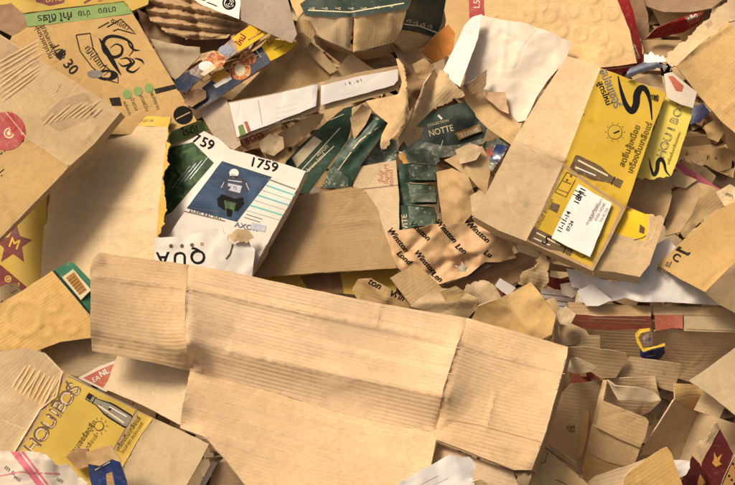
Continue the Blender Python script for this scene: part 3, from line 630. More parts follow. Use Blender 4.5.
for i, (y, e) in enumerate(((163, 'uppermost'), (183, 'middle'), (205, 'lowest'))):
    S('shrink_wrapped_pack', e+' of three green packs in clear film beside the red lettered board', 'wrapped pack', [
     A('pack_body', '398,%d,.16 410,%d,.185 424,%d,.185 434,%d,.17 %d,%d,.165 437,%d,.155 410,%d,.16 399,%d,.15' % (y+1, y, y+1, y+2, 437, y+10, y+19+i*2, y+20+i*2, y+20+i*3), m='green_box', sp=2.6, t=.004, dec=([('T',405,222,95,8,'VITE','cream')] if i == 2 else [])),
     A('film', '408,%d,.188 424,%d,.190 434,%d,.176 436,%d,.165 %d,%d,.165 410,%d,.178' % (y+1, y+2, y+3, y+10, 436, y+17+i*2, y+17+i*2), m='clear_film', t=.001, sp=2.2)], 'green packs in clear film', n=.009, nf=.09, f=5, fa=.008)
S('carton', 'dark green carton with cream letters and a small label under the crushed brown card', 'carton', [
  A('front_panel', '398,150,.10 402,140,.11 430,112,.13 465,101,.15 487,128,.14 482,143,.13 455,156,.12 420,160,.11', m='green_dark', sp=3.2,
   areas=[('425,142 445,146 462,144 484,138 486,150 440,162 405,158','silver_film')],
   dec=[('T',441,131,14,9,'NOTTE','cream',{'b':.2,'xs':.85}),('T',438,123,14,3.6,'COLLECTION','cream'),('L','443,140 440,150',.6,'cream'),('L','438,115 442,119',2,'ink_white'),('T',416,150,-20,5,'+','cream')]),
  A('label', '455,133,.1405 479,124,.148 482,131,.146 459,140,.138', m='gold', t=.001, dec=[('P','458,134 478,127 480,131 461,138','cream'),*[('L','%d,%.1f %d,%.1f'%(460+i*3,133.5-i*1.1,461+i*3,136.5-i*1.1),.8,'gold') for i in range(7)]])], GK, n=.005, f=4)
S('plastic_wrap', 'crinkled clear plastic film beneath the dark green lettered carton', 'plastic film', A('p', '398,152,.135t 420,148,.15t 436,150,.15t 440,162,.14t 428,168,.14t 405,165,.14t', m='clear_film', t=.001, sp=2, areas=[('399,156 404,152 408,164 402,164','orange_print')]), GP, n=.014, nf=.12, f=8, fa=.012)
S('plastic_wrap', 'scrunched blue and red plastic wrapper left of the large yellow box', 'plastic film', A('p', '483,146,.11t 494,139,.13t 506,138,.14t 510,146,.13t 498,162,.12t 490,170,.11t 482,166,.10t', m='silver_film', t=.001, sp=2, areas=[('496,144 508,146 497,163 490,158','blue'),('485,150 492,146 493,155 487,157','red_faded')]), GP, n=.014, nf=.12, f=8, fa=.012)
S('cardboard_scrap', 'pale folded flap pointing up right of the green shrink wrap', 'cardboard piece', A('s', '444,160,.17 462,152,.19 482,146,.20 489,158,.19 490,176,.17 484,194,.16 470,178,.17', m='kraft_light', sp=3), GS, n=.004, cr=[(462,160,478,186,.01,6)])
S('cardboard_scrap', 'crumpled brown box corner right of the green shrink wrap', 'cardboard piece', A('s', '436,172,.17 452,168,.19 468,176,.20 474,192,.195 472,214,.18 462,226,.17 444,231,.16 440,205,.17', m='kraft', sp=3), GS, n=.005, f=5, fa=.012, cr=[(455,180,470,190,.015,7)])
S('cardboard_scrap', 'narrow brown sliver between the crumpled corner and the large yellow box', 'cardboard piece', A('s', '480,182,.16 490,172,.17 486,200,.16 476,226,.14 470,218,.14', m='kraft_brown', sp=3), GS)
# paper with handwriting-like print
win = [(398,240,-52,'Winston'),(420,231,-42,'Vinston'),(446,231,-48,'Winston'),(461,249,-38,'Len'),(478,232,-42,'Winston'),(488,254,-32,'Lu'),(404,258,-42,'Lond'),(425,262,-48,'Winston'),(437,277,-40,'Len')]
S('wrapping_paper', 'crumpled orange brown paper with black script lettering in the centre', 'wrapping paper', A('p', '387,231,.19 400,230,.21 425,227,.23 432,224,.23 452,224,.235 478,222,.24 496,229,.23 510,245,.22 516,258,.21 500,262,.21 485,262,.21 467,276,.20 440,284,.185 412,282,.17 398,268,.17 391,252,.175', m='greaseproof', t=.0015, sp=2.6,
  dec=[('T',x,y,a,8.2,s_,'ink_clean',{'sh':.3,'b':.4}) for x,y,a,s_ in win]), GP, n=.008, nf=.035, f=16, fa=.015, cr=[(400,258,430,230,-.018,8),(440,230,462,262,.012,8),(420,282,446,262,-.014,7)], bp=[(460,268,-.02,6),(490,235,.02,16)])
S('cardboard_box', 'brown box rim curving under the script lettered paper', 'box', [A('rim', '440,287,.15 467,277,.17 492,262,.185 520,252,.19 536,258,.19 530,275,.17 508,286,.16 475,292,.15 455,296,.13', m='kraft_brown', sp=3.2),
   A('fold','467,275,.198 468,278,.195 494,264,.205 500,258,.205 496,257,.207 484,263,.206',m='ink_brown',t=.002)], GB, n=.005, cr=[(460,284,528,262,.01,6)])
S('paper_scrap', 'small crumpled white tissue on the script lettered paper', 'paper', A('s', '455,266,.225t 461,262,.235t 468,266,.235t 466,272,.225t 458,272,.22t', m='paper_cream', t=.001, sp=1.8), GP, n=.02, nf=.2, f=4, fa=.01)
S('wrapping_paper', 'torn brown paper scrap with script letters just above the big box', 'wrapping paper', A('p', '352,290,.13 358,279,.15 371,278,.16 392,290,.165 412,306,.16 400,314,.14 360,304,.12', m='kraft', t=.002, sp=2.8,
  dec=[('T',375,284,-28,10,'ton','ink_clean',{'sh':.2,'b':.3}),('T',397,296,-22,9,'Win','ink_clean',{'sh':.2,'b':.3})]), GP, n=.008, f=4, cr=[(366,280,386,300,.012,7)])
S('cardboard_scrap', 'square brown cardboard piece pointing at the big box below the script paper', 'cardboard piece', A('s', '390,278,.20 415,263,.21 428,274,.21 445,291,.20 411,305,.19', m='kraft', fd=35, sp=3), GS, n=.003)
S('cardboard_scrap', 'long pale brown folded piece lying against the top of the big box', 'cardboard piece', A('s', '410,306,.20 428,292,.215 442,288,.22 462,291,.22 478,298,.21 476,310,.20 466,320,.19 440,316,.19', m='kraft_light', sp=3), GS, n=.005, cr=[(420,304,476,300,.012,9)])
S('cardboard_scrap', 'pale torn crumpled piece between the big box and the curved rim', 'cardboard piece', A('s', '462,292,.22t 472,283,.235t 484,280,.24t 496,288,.235 502,298,.22 494,306,.21 478,306,.20', m='kraft_pale', sp=2.4), GS, n=.008, f=4)
S('paper_scrap', 'small white paper corner sticking up by the curved brown rim', 'paper', A('s', '495,286,.24 500,278,.25 516,288,.24 508,296,.23', m='paper_white', t=.001, sp=3), GP)
S('cardboard_sheet', 'large brown folded flap standing on the right end of the big box', 'cardboard', A('c', '470,322,.22 478,306,.26 505,296,.28 531,282,.30 542,296,.30 556,315,.29 552,334,.27 541,340,.25 515,333,.24', m='kraft_orange', fd=-60, sp=3), GB, n=.005, f=3, fa=.006, cr=[(500,298,530,330,.008,8)])
S('cardboard_scrap', 'upright torn crumpled flap behind the large folded flap', 'cardboard piece', A('s', '518,284,.24t 522,272,.26t 534,268,.27t 545,250,.27t 549,262,.265t 549,282,.25 541,290,.24', m='kraft_light', sp=2.4), GS, n=.012, nf=.06, f=6, fa=.012)
S('cardboard_scrap', 'pale brown strip leaning beside the large folded flap', 'cardboard piece', A('s', '546,300,.22 554,297,.23 560,308,.22 558,330,.20 562,345,.19 554,345,.20 554,322,.22', m='kraft_light', sp=3), GS)
S('cardboard_scrap', 'curled brown piece next to the pale strip at the top right of the big box', 'cardboard piece', A('s', '558,318,.19 568,322,.18 586,330,.17 590,337,.17 575,345,.17 562,346,.18', m='kraft', sp=3), GS, n=.004, bp=[(574,334,.02,8)])
S('paper_stack', 'stack of grey white paper edges below the label box', 'paper', A('p', '540,288,.12 560,290,.13 577,291,.13 573,312,.12 560,314,.12 545,308,.11', m='paper_white', t=.02, sp=2.8, dec=[('L','542,294 575,298',.9,'ink_grey'),('L','543,299 574,303',.9,'ink_grey'),('L','545,304 573,308',.9,'ink_grey')]), GP, cr=[(542,296,575,300,.008,4)])
S('carton_scrap', 'dark maroon carton edge in the gap under the label box', 'carton', A('c', '545,276,.08 570,280,.09 572,288,.08 560,292,.07 548,286,.07', m='maroon'), GK)
S('cardboard_scrap', 'small dark brown strip beneath the label box', 'cardboard piece', A('s', '546,262,.14 575,268,.15 574,273,.14 548,270,.14', m='kraft_brown', sp=3), GS)

# ------------------------------------------------------------------ large yellow box
sw = lambda x, y, s, an: [(x+s*(a*math.cos(an)-b*math.sin(an)), y+s*(a*math.sin(an)+b*math.cos(an))) for a, b in ((-.75,-.95),(-.62,-.35),(-.4,.1),(-.1,.38),(.12,.25),(.2,-.1),(.38,-.4),(.62,-.2),(.82,.4),(.9,1.05))]
swl = lambda *a: ' '.join('%.1f,%.1f' % q for q in sw(*a))
S('flattened_box', 'large flattened yellow drink box with a black swoosh and a white shipping label', 'flattened box', [
 A('upper_kraft_panel', '567,56,.32 584,60,.33 601,68,.34 588,100,.34 577,130,.335 564,163,.33 538,153,.33 512,143,.32 540,97,.32', m='kraft_light', fd=-24, sp=3.6, t=.006),
 A('upper_yellow_panel', '601,68,.34 633,80,.34 666,93,.335 655,122,.335 642,160,.33 626,207,.32 596,187,.325 564,163,.33 577,130,.335 588,100,.34', m='yellow', fd=-24, sp=3.6, t=.006,
   dec=[('L','618,76 621,90 626,105 632,111 636,104 637,94 641,88 646,90 650,101 652,120',7.2,'ink_clean','taper'),('T',610,88,-68,12,'สปอนเซอร์','ink_grey',{'b':.5,'xs':.8}),('T',604,93,-68,8,'สูตรใหม่','ink_clean',{'b':.3}),
    ('T',656,98,0,8,'K','ink',{'b':.4}),('P','651,94 659,96 658,102 650,99','ink_olive'),
    ('C',615,132,7.4,'ink_olive'),('C',615,132,6.7,'yellow'),('T',616,132,-68,9,'1','ink_clean',{'b':.6}),
    ('T',640,148,-112+180,8,'เครื่องดื่มเกลือแร่','ink_olive',{'b':.4}),('T',630,146,-112+180,8,'สดชื่นสู้เหนื่อย','ink_olive',{'b':.4})]
    +[('L','%.1f,%.1f %.1f,%.1f'%(615+8.5*math.cos(a),132+8.5*math.sin(a),615+10*math.cos(a),132+10*math.sin(a)),.5,'ink_olive') for a in [i*math.pi/5 for i in range(10)]]
    +bottle(597,173,-25,54,('ink_brown','bottle_glass'))),
 A('lower_kraft_panel', '512,143,.32 538,153,.33 564,163,.33 553,186,.33 540,215,.325 526,241,.315 500,231,.31 474,217,.30 492,182,.31', m='kraft_light', fd=-24, sp=3.6, t=.006),
 A('lower_yellow_panel', '564,163,.33 596,187,.325 626,207,.32 612,236,.32 593,271,.31 560,256,.31 526,241,.315 540,215,.325 553,186,.33', m='kraft', fd=-30, sp=3.4, t=.006,
   areas=[('564,168 592,188 621,208 608,236 591,267 560,252 530,239 543,215 556,188','yellow')],
   dec=[('L','567,172 577,177 566,197 555,192 567,172',1,'ink_olive'),('L','563,181 571,184',1,'ink_olive'),('C',567,180,1.3,'ink_olive'),('C',571,176,1.3,'ink_olive'),('L','558,189 568,193',.8,'ink_olive'),('P','552,202 560,205 557,213 549,209','ink_brown'),('T',544,215,62,5,'เปิดด้านนี้ ห้ามตาก','ink_olive'),
    ]+bottle(551,243,-26,46,('ink_brown','bottle_glass'))+[('L','576,254 582,258 588,254',.8,'ink_olive')]),
 A('shipping_label', '578.5,184,.333 595,194,.332 612,203,.331 602,228,.331 590,257,.326 571,248,.327 551.5,238,.329 564,211,.333', m='paper_white', t=.001, sp=3.2, of=3,
   dec=[('T',580,196,63,8,'18M1','ink_clean',{'b':.3}),('L','575,190 586,196',.9,'ink_clean'),('L','573,194 581,198',.9,'ink_clean'),('T',564,222,63,6.4,'11-11-14','ink_clean',{'b':.3}),('T',570,226,63,5,'07:24','ink_clean',{'b':.2}),('L','557,216 566,221',.8,'ink_grey'),
    ('T',596,210,62,4,'บริษัท โอสถสภา','ink_grey'),('T',600,212,62,4,'จำกัด 10240','ink_grey'),('T',592,214,62,4,'ถนนรามคำแหง','ink_grey'),('T',604,215,62,3.5,'โทร 02 530','ink_grey')]),
 A('edge_strip', '474,217,.298 500,231,.308 526,241,.313 560,256,.308 593,271,.308 592,277,.27 560,262,.27 526,246,.275 499,237,.27 476,224,.26 472,218,.28', m='kraft_light', fd=-26, t=.005),
 A('torn_flap', '627,207,.30 645,214,.305 653,214,.305t 664,222,.30 658,240,.30 650,264,.295 640,277,.29 615,272,.29 593,270,.30 610,238,.305', m='kraft_light', fd=-15, sp=3,
   areas=[('623,208 640,210 652,214 649,228 644,241 628,237 611,232','yellow_bright')], dec=[('P','640,224 645,228 644,234 639,232','ink_brown'),('L','634,240 642,238 649,234',1,'ink_brown'),('L','650,214 649,230 644,246 652,238 657,222',2,'kraft_pale')]),
 A('flap_edge', '593,270,.298 615,272,.288 640,277,.288 638,284,.24 612,280,.24 594,277,.25', m='kraft_pale')], GB,
 n=.005, nf=.017, cr=[(512,143,564,163,-.010,5),(564,163,626,207,-.010,4),(508,148,560,168,.006,4),(513,190,526,203,.012,4),(500,199,512,203,.007,4),(520,160,550,178,.004,5),(560,90,590,120,.005,5),(601,68,564,163,.003,3),(564,163,526,241,.004,3),(604,238,645,246,-.003,4)], bp=[(528,180,.004,3)])
S('carton', 'pale yellow carton with outlined letters standing right of the large yellow box', 'carton', A('c', '668,89,.315 683,93,.315 694,98,.310 691,118,.305 684,140,.295 676,164,.285 671,176,.280t 655,179,.280t 634,178,.280 645,150,.295 657,122,.305', m='yellow_pale', sp=3.2,
  dec=[('L','649,158 651,168 654,175 657,170 658,162 661,159 664,163 666,171 671,177',4.2,'ink','taper')]
   +[('T',662+k*3.2,154-k*8.2,68,11,c,'ink_grey',{'b':.7}) for k,c in enumerate('HOUIBOS')]+[('T',662.2+k*3.2,154-k*8.2,68,9.6,c,'yellow_pale',{'b':.15}) for k,c in enumerate('HOUIBOS')]+[('T',674,148,70,4,'เครื่องดื่มเกลือแร่ผสม','ink_olive')]), GK, n=.004)
S('paper_sheet', 'white label paper with faded red marks above the pale yellow carton', 'paper', A('p', '664,74,.335 672,72,.345 697,92,.335 693,108,.325 680,104,.325 667,98,.325', m='paper_cream', t=.0015, sp=3, areas=[('668,76 673,76 684,86 682,92 676,91','red_faded')]), GP, n=.006)

# ------------------------------------------------------------------ top
circ = [(500,22,9),(527,16,8),(549,15,8),(571,10,8),(594,14,8),(560,30,8),(580,34,8),(600,36,9),(612,12,8),(616,50,7),(540,4,8),(603,56,7),(592,-4,8)]
S('cardboard_sheet', 'large tan sheet with embossed circles and a red border at the top', 'cardboard', [
 A('embossed_panel', '484,-12,.15 612,-12,.20 620,6,.20 630,32,.20 637,63,.19 615,66,.19 596,68,.19 572,60,.17 525,50,.15 484,30,.14', m='kraft_light', sp=1.9),
 A('red_border', '612,-12,.20 626,-12,.19 634,14,.18 642,48,.17 643,62,.16 637,68,.17 622,73,.17 596,71,.175 596,68,.188 615,66,.188 637,63,.188 630,32,.198 620,6,.198', m='red', sp=3, dec=[('T',636,52,-78,6,'6 ขวด','cream'),('L','634,44 640,58',1,'cream'),('L','600,70 634,66',.8,'cream')]),
 A('side_border', '468,-12,.13 484,-12,.148 484,18,.145 470,24,.12', m='red', dec=[('T',477,4,88,9,'L5','cream')])], GB, n=.003, cr=[], 
  bp=[b for x,y,r in circ for b in ((x,y,.0036,r*.85,1.5),(x,y,.0028,r*.4,1.2))])
S('paper_sheet', 'dirty white curled sheet with torn lower edge in the upper middle', 'paper', A('p', '481,15,.20 503,20,.21 526,23,.22 548,31,.22 572,43,.21 569,50,.21 566,60,.21 548,80,.20 536,98,.19 526,120,.18 518,122,.17 507,110,.17t 498,98,.175t 486,90,.18 474,87,.17 463,88,.18 470,55,.19', m='paper_cream', t=.002, sp=3), GP,
  n=.006, nf=.03, f=2, fa=.007, cr=[(507,24,502,72,.004,4),(478,34,508,40,.004,3)])
S('paper_sheet', 'bright white folded strip at the left of the dirty curled sheet', 'paper', A('p', '464,26,.23 472,17,.235 482,14,.24 478,38,.235 469,62,.23 460,87,.22 449,79,.21 443,70,.21 454,48,.22', m='paper_white', t=.0015, sp=3), GP, n=.004)
S('cardboard_scrap', 'sharp brown torn point lying on the dirty curled sheet', 'cardboard piece', A('s', '462,86,.20 474,80,.215 487,69,.22 486,84,.21 482,92,.20 472,94,.19', m='kraft_brown', sp=2.5), GS)
S('cardboard_scrap', 'small speckled tan scrap under the edge of the curled sheet', 'cardboard piece', A('s', '486,92,.195 505,92,.20 507,104,.19 509,114,.185 500,110,.18 486,98,.185', m='greaseproof', sp=2.5), GS, n=.008, nf=.1)
S('cardboard_sheet', 'plain brown diagonal strip below the dirty curled sheet', 'cardboard', A('c', '463,87,.16 478,92,.17 500,107,.17 523,121,.17 517,138,.16 513,146,.15 486,127,.15 466,106,.14', m='kraft_light', fd=-35), GB, n=.003, bp=[(512,132,.01,4)])
S('cardboard_scrap', 'light brown ragged ribbon of card hanging from the centre crumple', 'cardboard piece', A('s', '396,58,.28t 403,66,.30t 407,84,.30t 407,100,.29t 410,115,.28t 400,130,.27t 384,149,.26t 380,144,.26 382,134,.26 388,123,.27 374,112,.26 366,101,.26 380,98,.27 398,94,.28 402,82,.29', m='kraft_light', sp=2.6), GS, n=.008, nf=.05, f=4, fa=.01, cr=[(404,66,406,115,.012,6)])
S('cardboard_scrap', 'wide crumpled brown piece folded over the dark green carton', 'cardboard piece', A('s', '436,66,.27t 448,76,.28t 465,95,.26t 452,101,.25t 434,108,.24 418,124,.24 400,146,.22 398,138,.23 408,122,.25 416,104,.26 424,84,.27', m='kraft_light', sp=2.6), GS, n=.008, nf=.05, f=6, fa=.014, cr=[(438,72,424,112,-.02,8),(428,76,410,126,.02,7)])
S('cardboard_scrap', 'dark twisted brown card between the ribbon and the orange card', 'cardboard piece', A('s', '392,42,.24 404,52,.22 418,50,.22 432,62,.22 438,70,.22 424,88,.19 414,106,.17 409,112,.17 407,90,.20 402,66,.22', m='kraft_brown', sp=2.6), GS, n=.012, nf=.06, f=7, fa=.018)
S('cardboard_scrap', 'folded orange card right of the dark green topped box', 'cardboard piece', [A('front_fold', '436,34,.20 448,24,.21 455,33,.20 452,52,.18 444,58,.17 438,46,.18', m='orange_card', sp=3),A('side_fold','436,34,.20 438,46,.18 444,58,.17 432,64,.16 414,61,.17 424,48,.19', m='orange_card', sp=3)], GS, n=.004, f=2)
S('cardboard_sheet', 'brown orange board leaning behind the folded orange card', 'cardboard', A('c', '440,-10,.09 470,-12,.10 478,20,.10 464,50,.11 452,60,.12 440,50,.10 446,20,.09', m='kraft_orange', fd=80), GB)
S('cardboard_box', 'brown box with a dark green patterned top standing at the top centre', 'box', [
 A('left_face', '306,15,.30 328,17,.31 353,17,.32 351,34,.30 350,48,.27 335,44,.27 320,37,.27', m='kraft_light', fd=85),
 A('right_face', '354,17,.32 380,13,.33 407,8,.33 402,28,.30 395,42,.27 372,48,.27 353,52,.27', m='kraft_light', fd=85),
 A('green_top', '300,4,.28 320,-12,.28 420,-12,.30 412,-2,.32 407,8.5,.332 380,13,.332 353,17,.322 328,17,.312 305,15,.302', m='green_dark', sp=3.4, dec=[('L','308,10 350,12 404,3',1.,'cream'),*[('T',312+i*13,8-(i>4)*(i-4)*1.2,0,5,'~o','cream') for i in range(7)]]),
 A('green_side', '412,-2,.318 418,-12,.30 448,-12,.22 442,22,.20 436,38,.19 422,32,.22 400,28,.28 402,20,.30 407,8.5,.33', m='green_dark', sp=3.4, dec=[('L','404,24 420,26 438,33',1.1,'cream'),*[('T',409+i*7,21+i*1.8,-15,5,'v%','cream') for i in range(4)]]),
 A('under_flap', '395,43,.265 400,29,.275 420,33,.225 434,39,.19 424,47,.18 410,52,.20 402,48,.24', m='kraft', sp=3)], GB, n=.004, f=2, cr=[(353,18,351,50,-.02,4),(390,16,392,42,.006,4)])
S('cardboard_scrap', 'curved brown strip running below the green topped box', 'cardboard piece', A('s', '316,36,.22 332,44,.235 350,52,.24 372,50,.24 394,43,.24 400,48,.22 386,56,.20 364,60,.19 345,54,.19 326,46,.18', m='kraft', sp=3), GS, cr=[(332,46,390,50,.012,5)])
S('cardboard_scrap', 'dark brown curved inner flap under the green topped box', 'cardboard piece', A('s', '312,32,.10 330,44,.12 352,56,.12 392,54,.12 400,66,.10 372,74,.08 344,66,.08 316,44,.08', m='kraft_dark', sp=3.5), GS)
S('cardboard_scrap', 'greyish folded brown card left of the green topped box', 'cardboard piece', [A('front_fold','298,17,.26 308,20,.27 319,27,.26 312,40,.24 302,32,.25 293,36,.24', m='kraft', sp=3),A('side_fold','293,36,.24 302,32,.25 312,40,.24 306,48,.22 298,44,.22', m='kraft_brown', sp=3)], GS)
S('cardboard_sheet', 'long narrow brown board slanting beside the folded white labels', 'cardboard', A('c', '300,42,.20 309,40,.21 324,54,.21 338,70,.20 330,74,.19 315,60,.19', m='kraft', fd=-45), GB)
S('cardboard_sheet', 'tan pointed board rising behind the right white label', 'cardboard', A('c', '325,86,.17 336,70,.19 350,52,.21 366,64,.20 384,75,.19 390,84,.17 350,94,.15', m='kraft_light', fd=-40), GB)
S('cardboard_sheet', 'wide tan board spreading behind the left white label', 'cardboard', A('c', '224,108,.14 246,86,.16 274,58,.17 302,40,.18 318,56,.18 336,76,.17 338,92,.15 300,104,.13 240,118,.12', m='kraft', fd=45), GB, n=.004, cr=[(300,44,268,92,.006,5),(270,62,240,100,.006,4)])
S('cardboard_box', 'long brown box edge with two white labels folded across it', 'box', [
  A('box_edge', '228,102,.24 270,94,.25 320,82,.26 360,72,.27 400,65,.28 404,80,.26 396,90,.25 350,104,.24 318,111,.23 280,124,.22 237,141,.21', m='kraft_light', fd=12, sp=3.4),
  A('left_label', '229,103,.243 270,95,.253 318,84,.263 316,106,.243 276,122,.228 237,137,.22', m='paper_white', t=.001, sp=3.2, dec=[('P','238,126 243,124 246,134 240,136','green_band'),('P','244,122 247,121 251,131 248,133','red_faded'),
    *[('T',286,105+i*5,13,3.2,'........ ....... ..... ........','ink_faint') for i in range(4)],('L','258,100 262,124',.6,'ink_faint'),('T',312,92,80,4,'. . .','ink')],of=0),
  A('right_label', '321,85.5,.264 360,76,.272 398,69,.282 398,80,.270 394,85,.264 358,95,.254 321,105,.246', m='paper_white', t=.001, sp=3.2, dec=[('T',352,82,14,5,'. i  k  . o t','ink_brown'),('T',350,92,14,3.2,'..... ........ ...... ....','ink_faint')],of=0)], GB, n=.003, cr=[(319.5,82,318,110,-.01,3)])
S('carton_scrap', 'maroon lettered carton strip just under the left white label', 'carton', A('c', '236,142,.14 262,130,.16 282,124,.16 280,138,.14 262,148,.13 248,150,.12', m='kraft_brown', sp=3, dec=[('T',254,138,22,9,'BOSS','maroon',{'b':.4})]), GK)
S('cardboard_sheet', 'grey backed board standing between the food boxes and the white labels', 'cardboard', A('c', '198,110,.15 210,96,.17 226,97,.17 231,112,.17 241,145,.15 234,150,.14 216,140,.13', m='grey_board', fd=70), GB, n=.003)
S('cardboard_scrap', 'bent pale brown strip under the folded label box', 'cardboard piece', A('s', '278,134,.17 296,123,.19 312,115,.20 324,114,.19 320,124,.17 308,134,.17 294,146,.16 284,148,.15', m='kraft_light', sp=3), GS, n=.004, cr=[(296,124,304,142,.012,6)])
S('cardboard_scrap', 'small crinkled tan fold left of the green cartons in the centre', 'cardboard piece', A('s', '268,136,.14 282,130,.16 288,150,.15 280,158,.13 270,150,.13', m='kraft', sp=3), GS, n=.006)
S('carton', 'dark green carton with a cream panel and slanting white lines in the centre', 'carton', A('c', '276,192,.12 284,164,.14 300,146,.15 322,126,.16 344,108,.17 353,106,.17 352,124,.16 348,140,.14 334,158,.14 308,194,.12', m='green_box', sp=3.2, t=.008,
   areas=[('292,158 314,136 322,141 297,168','cream')],
   dec=[('L','298,174 340,128',1,'cream'),('L','294,184 334,146',1,'cream'),('T',322,150,40,7,'aeion','cream'),('T',316,162,45,6,'brew lend','cream'),('L','330,120 344,114',.8,'cream')]), GK, n=.003)
S('carton', 'shiny dark green carton tube lying right of the cream panelled carton', 'carton', A('c', '322,188,.13 330,168,.15 344,146,.17 360,124,.19 372,113,.20 384,120,.20 386,130,.19 374,146,.18 360,166,.16 350,188,.13', m='green_box', sp=3, t=.01,
   areas=[('322,176 334,166 348,178 348,190 320,190','clear_film')], dec=[('L','338,170 360,140 380,126',.8,'cream'),('T',376,118,-25,4,'mix','cream')]), GK, n=.006, f=3, cr=[(345,160,378,124,.015,8)])
S('plastic_wrap', 'crinkled clear film between the shiny green tube and the green shrink wrap', 'plastic film', A('p', '362,150,.14t 378,140,.15t 398,140,.15t 397,158,.15 375,166,.14 358,168,.13', m='clear_film', t=.001, sp=2.2), GP, n=.014, nf=.12, f=8, fa=.012)
S('cardboard_scrap', 'brown wedge piece between the two green cartons in the centre', 'cardboard piece', A('s', '352,108,.17 368,101,.19 380,110,.18 372,120,.17 356,138,.15 350,142,.14', m='kraft_light', sp=3), GS)

S('food_box', 'lower dark blue snack box with a food picture and yellow end', 'food box', [
 A('blue_face', '202,88,.19 212,80,.20 236,63,.21 261,46,.22 266,53,.22 271,62,.215 242,81,.20 216,99,.185 196,110,.17 190,107,.17 206,98,.18', m='navy', sp=3, t=.01,
   dec=[('C',240,70,10,'food',1.1),('C',248,58,7,'food',1.2),('C',221,77,7,'orange_print',1.4),('C',240,70,6,'cream',.9),('P','213,85 230,75 232,79 216,88','ink_white'),('L','256,50 261,57',1.2,'cream'),('L','254,57 262,53',1,'cream')]),
 A('yellow_end', '261,46,.22 268,38,.225 280,40,.22 300,42,.21 286,53,.21 270,61,.215 266,53,.22', m='yellow_bright', sp=3, dec=[('T',270,43,38,6,'คุ้ม','red'),('L','274,50 284,45',1,'green_band')])], GK, n=.003)
S('food_box', 'upper snack box with a grey picture and yellow end stacked above the blue one', 'food box', [
 A('picture_face', '174,80,.22 196,66,.23 216,52,.24 232,38,.25 236,45,.25 238,52,.245 214,68,.23 196,82,.22 186,92,.21 177,90,.21', m='skin_pack', sp=3, t=.01,
   areas=[('172,78 186,72 200,78 186,92 176,90','navy')], dec=[('C',216,60,8,'food',1.2),('C',206,66,5,'ink_white',1.5),('C',226,50,5,'grey_blue',1.5),('P','200,74 214,64 216,68 204,76','cream')]),
 A('yellow_end', '232,38,.25 240,32,.255 250,25,.26 260,28,.255 268,33,.25 254,42,.25 238,52,.245 236,45,.25', m='yellow_bright', sp=3, dec=[('T',241,40,55,8,'ใหม่','red',{'b':.4}),('T',258,32,40,6,'แท้','red_faded'),('L','248,40 262,32',1,'food')])], GK, n=.003)
S('cardboard_scrap', 'dull brown hollow flap under the stacked snack boxes', 'cardboard piece', A('s', '186,92,.20 198,88,.21 206,91,.20 206,98,.19 192,107,.18 184,103,.18', m='kraft_brown', sp=3), GS)
S('cardboard_scrap', 'rounded grey brown card behind the snack boxes', 'cardboard piece', A('s', '150,38,.14 165,42,.16 186,46,.17 200,47,.17 200,56,.17 190,66,.16 176,80,.15 165,72,.14', m='kraft_grey', sp=3), GS, n=.006, cr=[(158,46,196,50,.012,8)])
S('packing_paper', 'crumpled shiny brown packing paper at the top left', 'wrapping paper', A('p', '140,-12,.13 180,-12,.15 204,1,.17 226,9,.18 246,21,.18t 244,31,.17t 225,35,.17t 205,38,.16t 185,38,.16t 166,32,.14t 150,20,.13', m='paper_brown', t=.0015, sp=2.1), GP, n=.006, nf=.05, f=5, fa=.012,
  cr=[(140,-8+k*5.5,240,14+k*3.4,(.020 if k%2 else -.018),4.5) for k in range(8)]+[(150,-5,165,30,.012,5),(190,0,200,36,-.014,5),(165,5,215,30,.012,3.5)])
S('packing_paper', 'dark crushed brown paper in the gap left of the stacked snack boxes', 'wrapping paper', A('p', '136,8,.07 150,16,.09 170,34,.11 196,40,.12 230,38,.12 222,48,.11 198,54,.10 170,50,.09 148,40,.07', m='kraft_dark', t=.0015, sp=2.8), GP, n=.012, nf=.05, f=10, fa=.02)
S('cardboard_box', 'white topped carton with a black round emblem at the top edge', 'box', A('c', '176,-14,.24 246,-14,.27 241,-2,.27 239,19,.26 222,13,.25 200,4,.24', m='printed_white', dec=[('C',229,3,6.8,'ink_clean'),('C',229,3,5,'printed_white'),('T',229,3,-20,9,'@','ink_clean',{'b':.4}),('L','185,-6 205,0',1.6,'ink'),('L','207,2 217,6',1,'ink')]), GB, n=.003)
S('cardboard_sheet', 'grey brown plain board hanging down at the top edge', 'cardboard', A('c', '240,-14,.29 285,-14,.30 290,8,.29 297,34,.27 292,43,.26 268,33,.26 241,20,.26', m='grey_board', fd=85), GB, n=.004)
S('cardboard_scrap', 'orange brown strip of card at the top edge beside the hanging board', 'cardboard piece', A('s', '286,-12,.20 312,-12,.22 306,8,.22 298,18,.21 292,6,.20', m='kraft_orange', sp=3), GS)

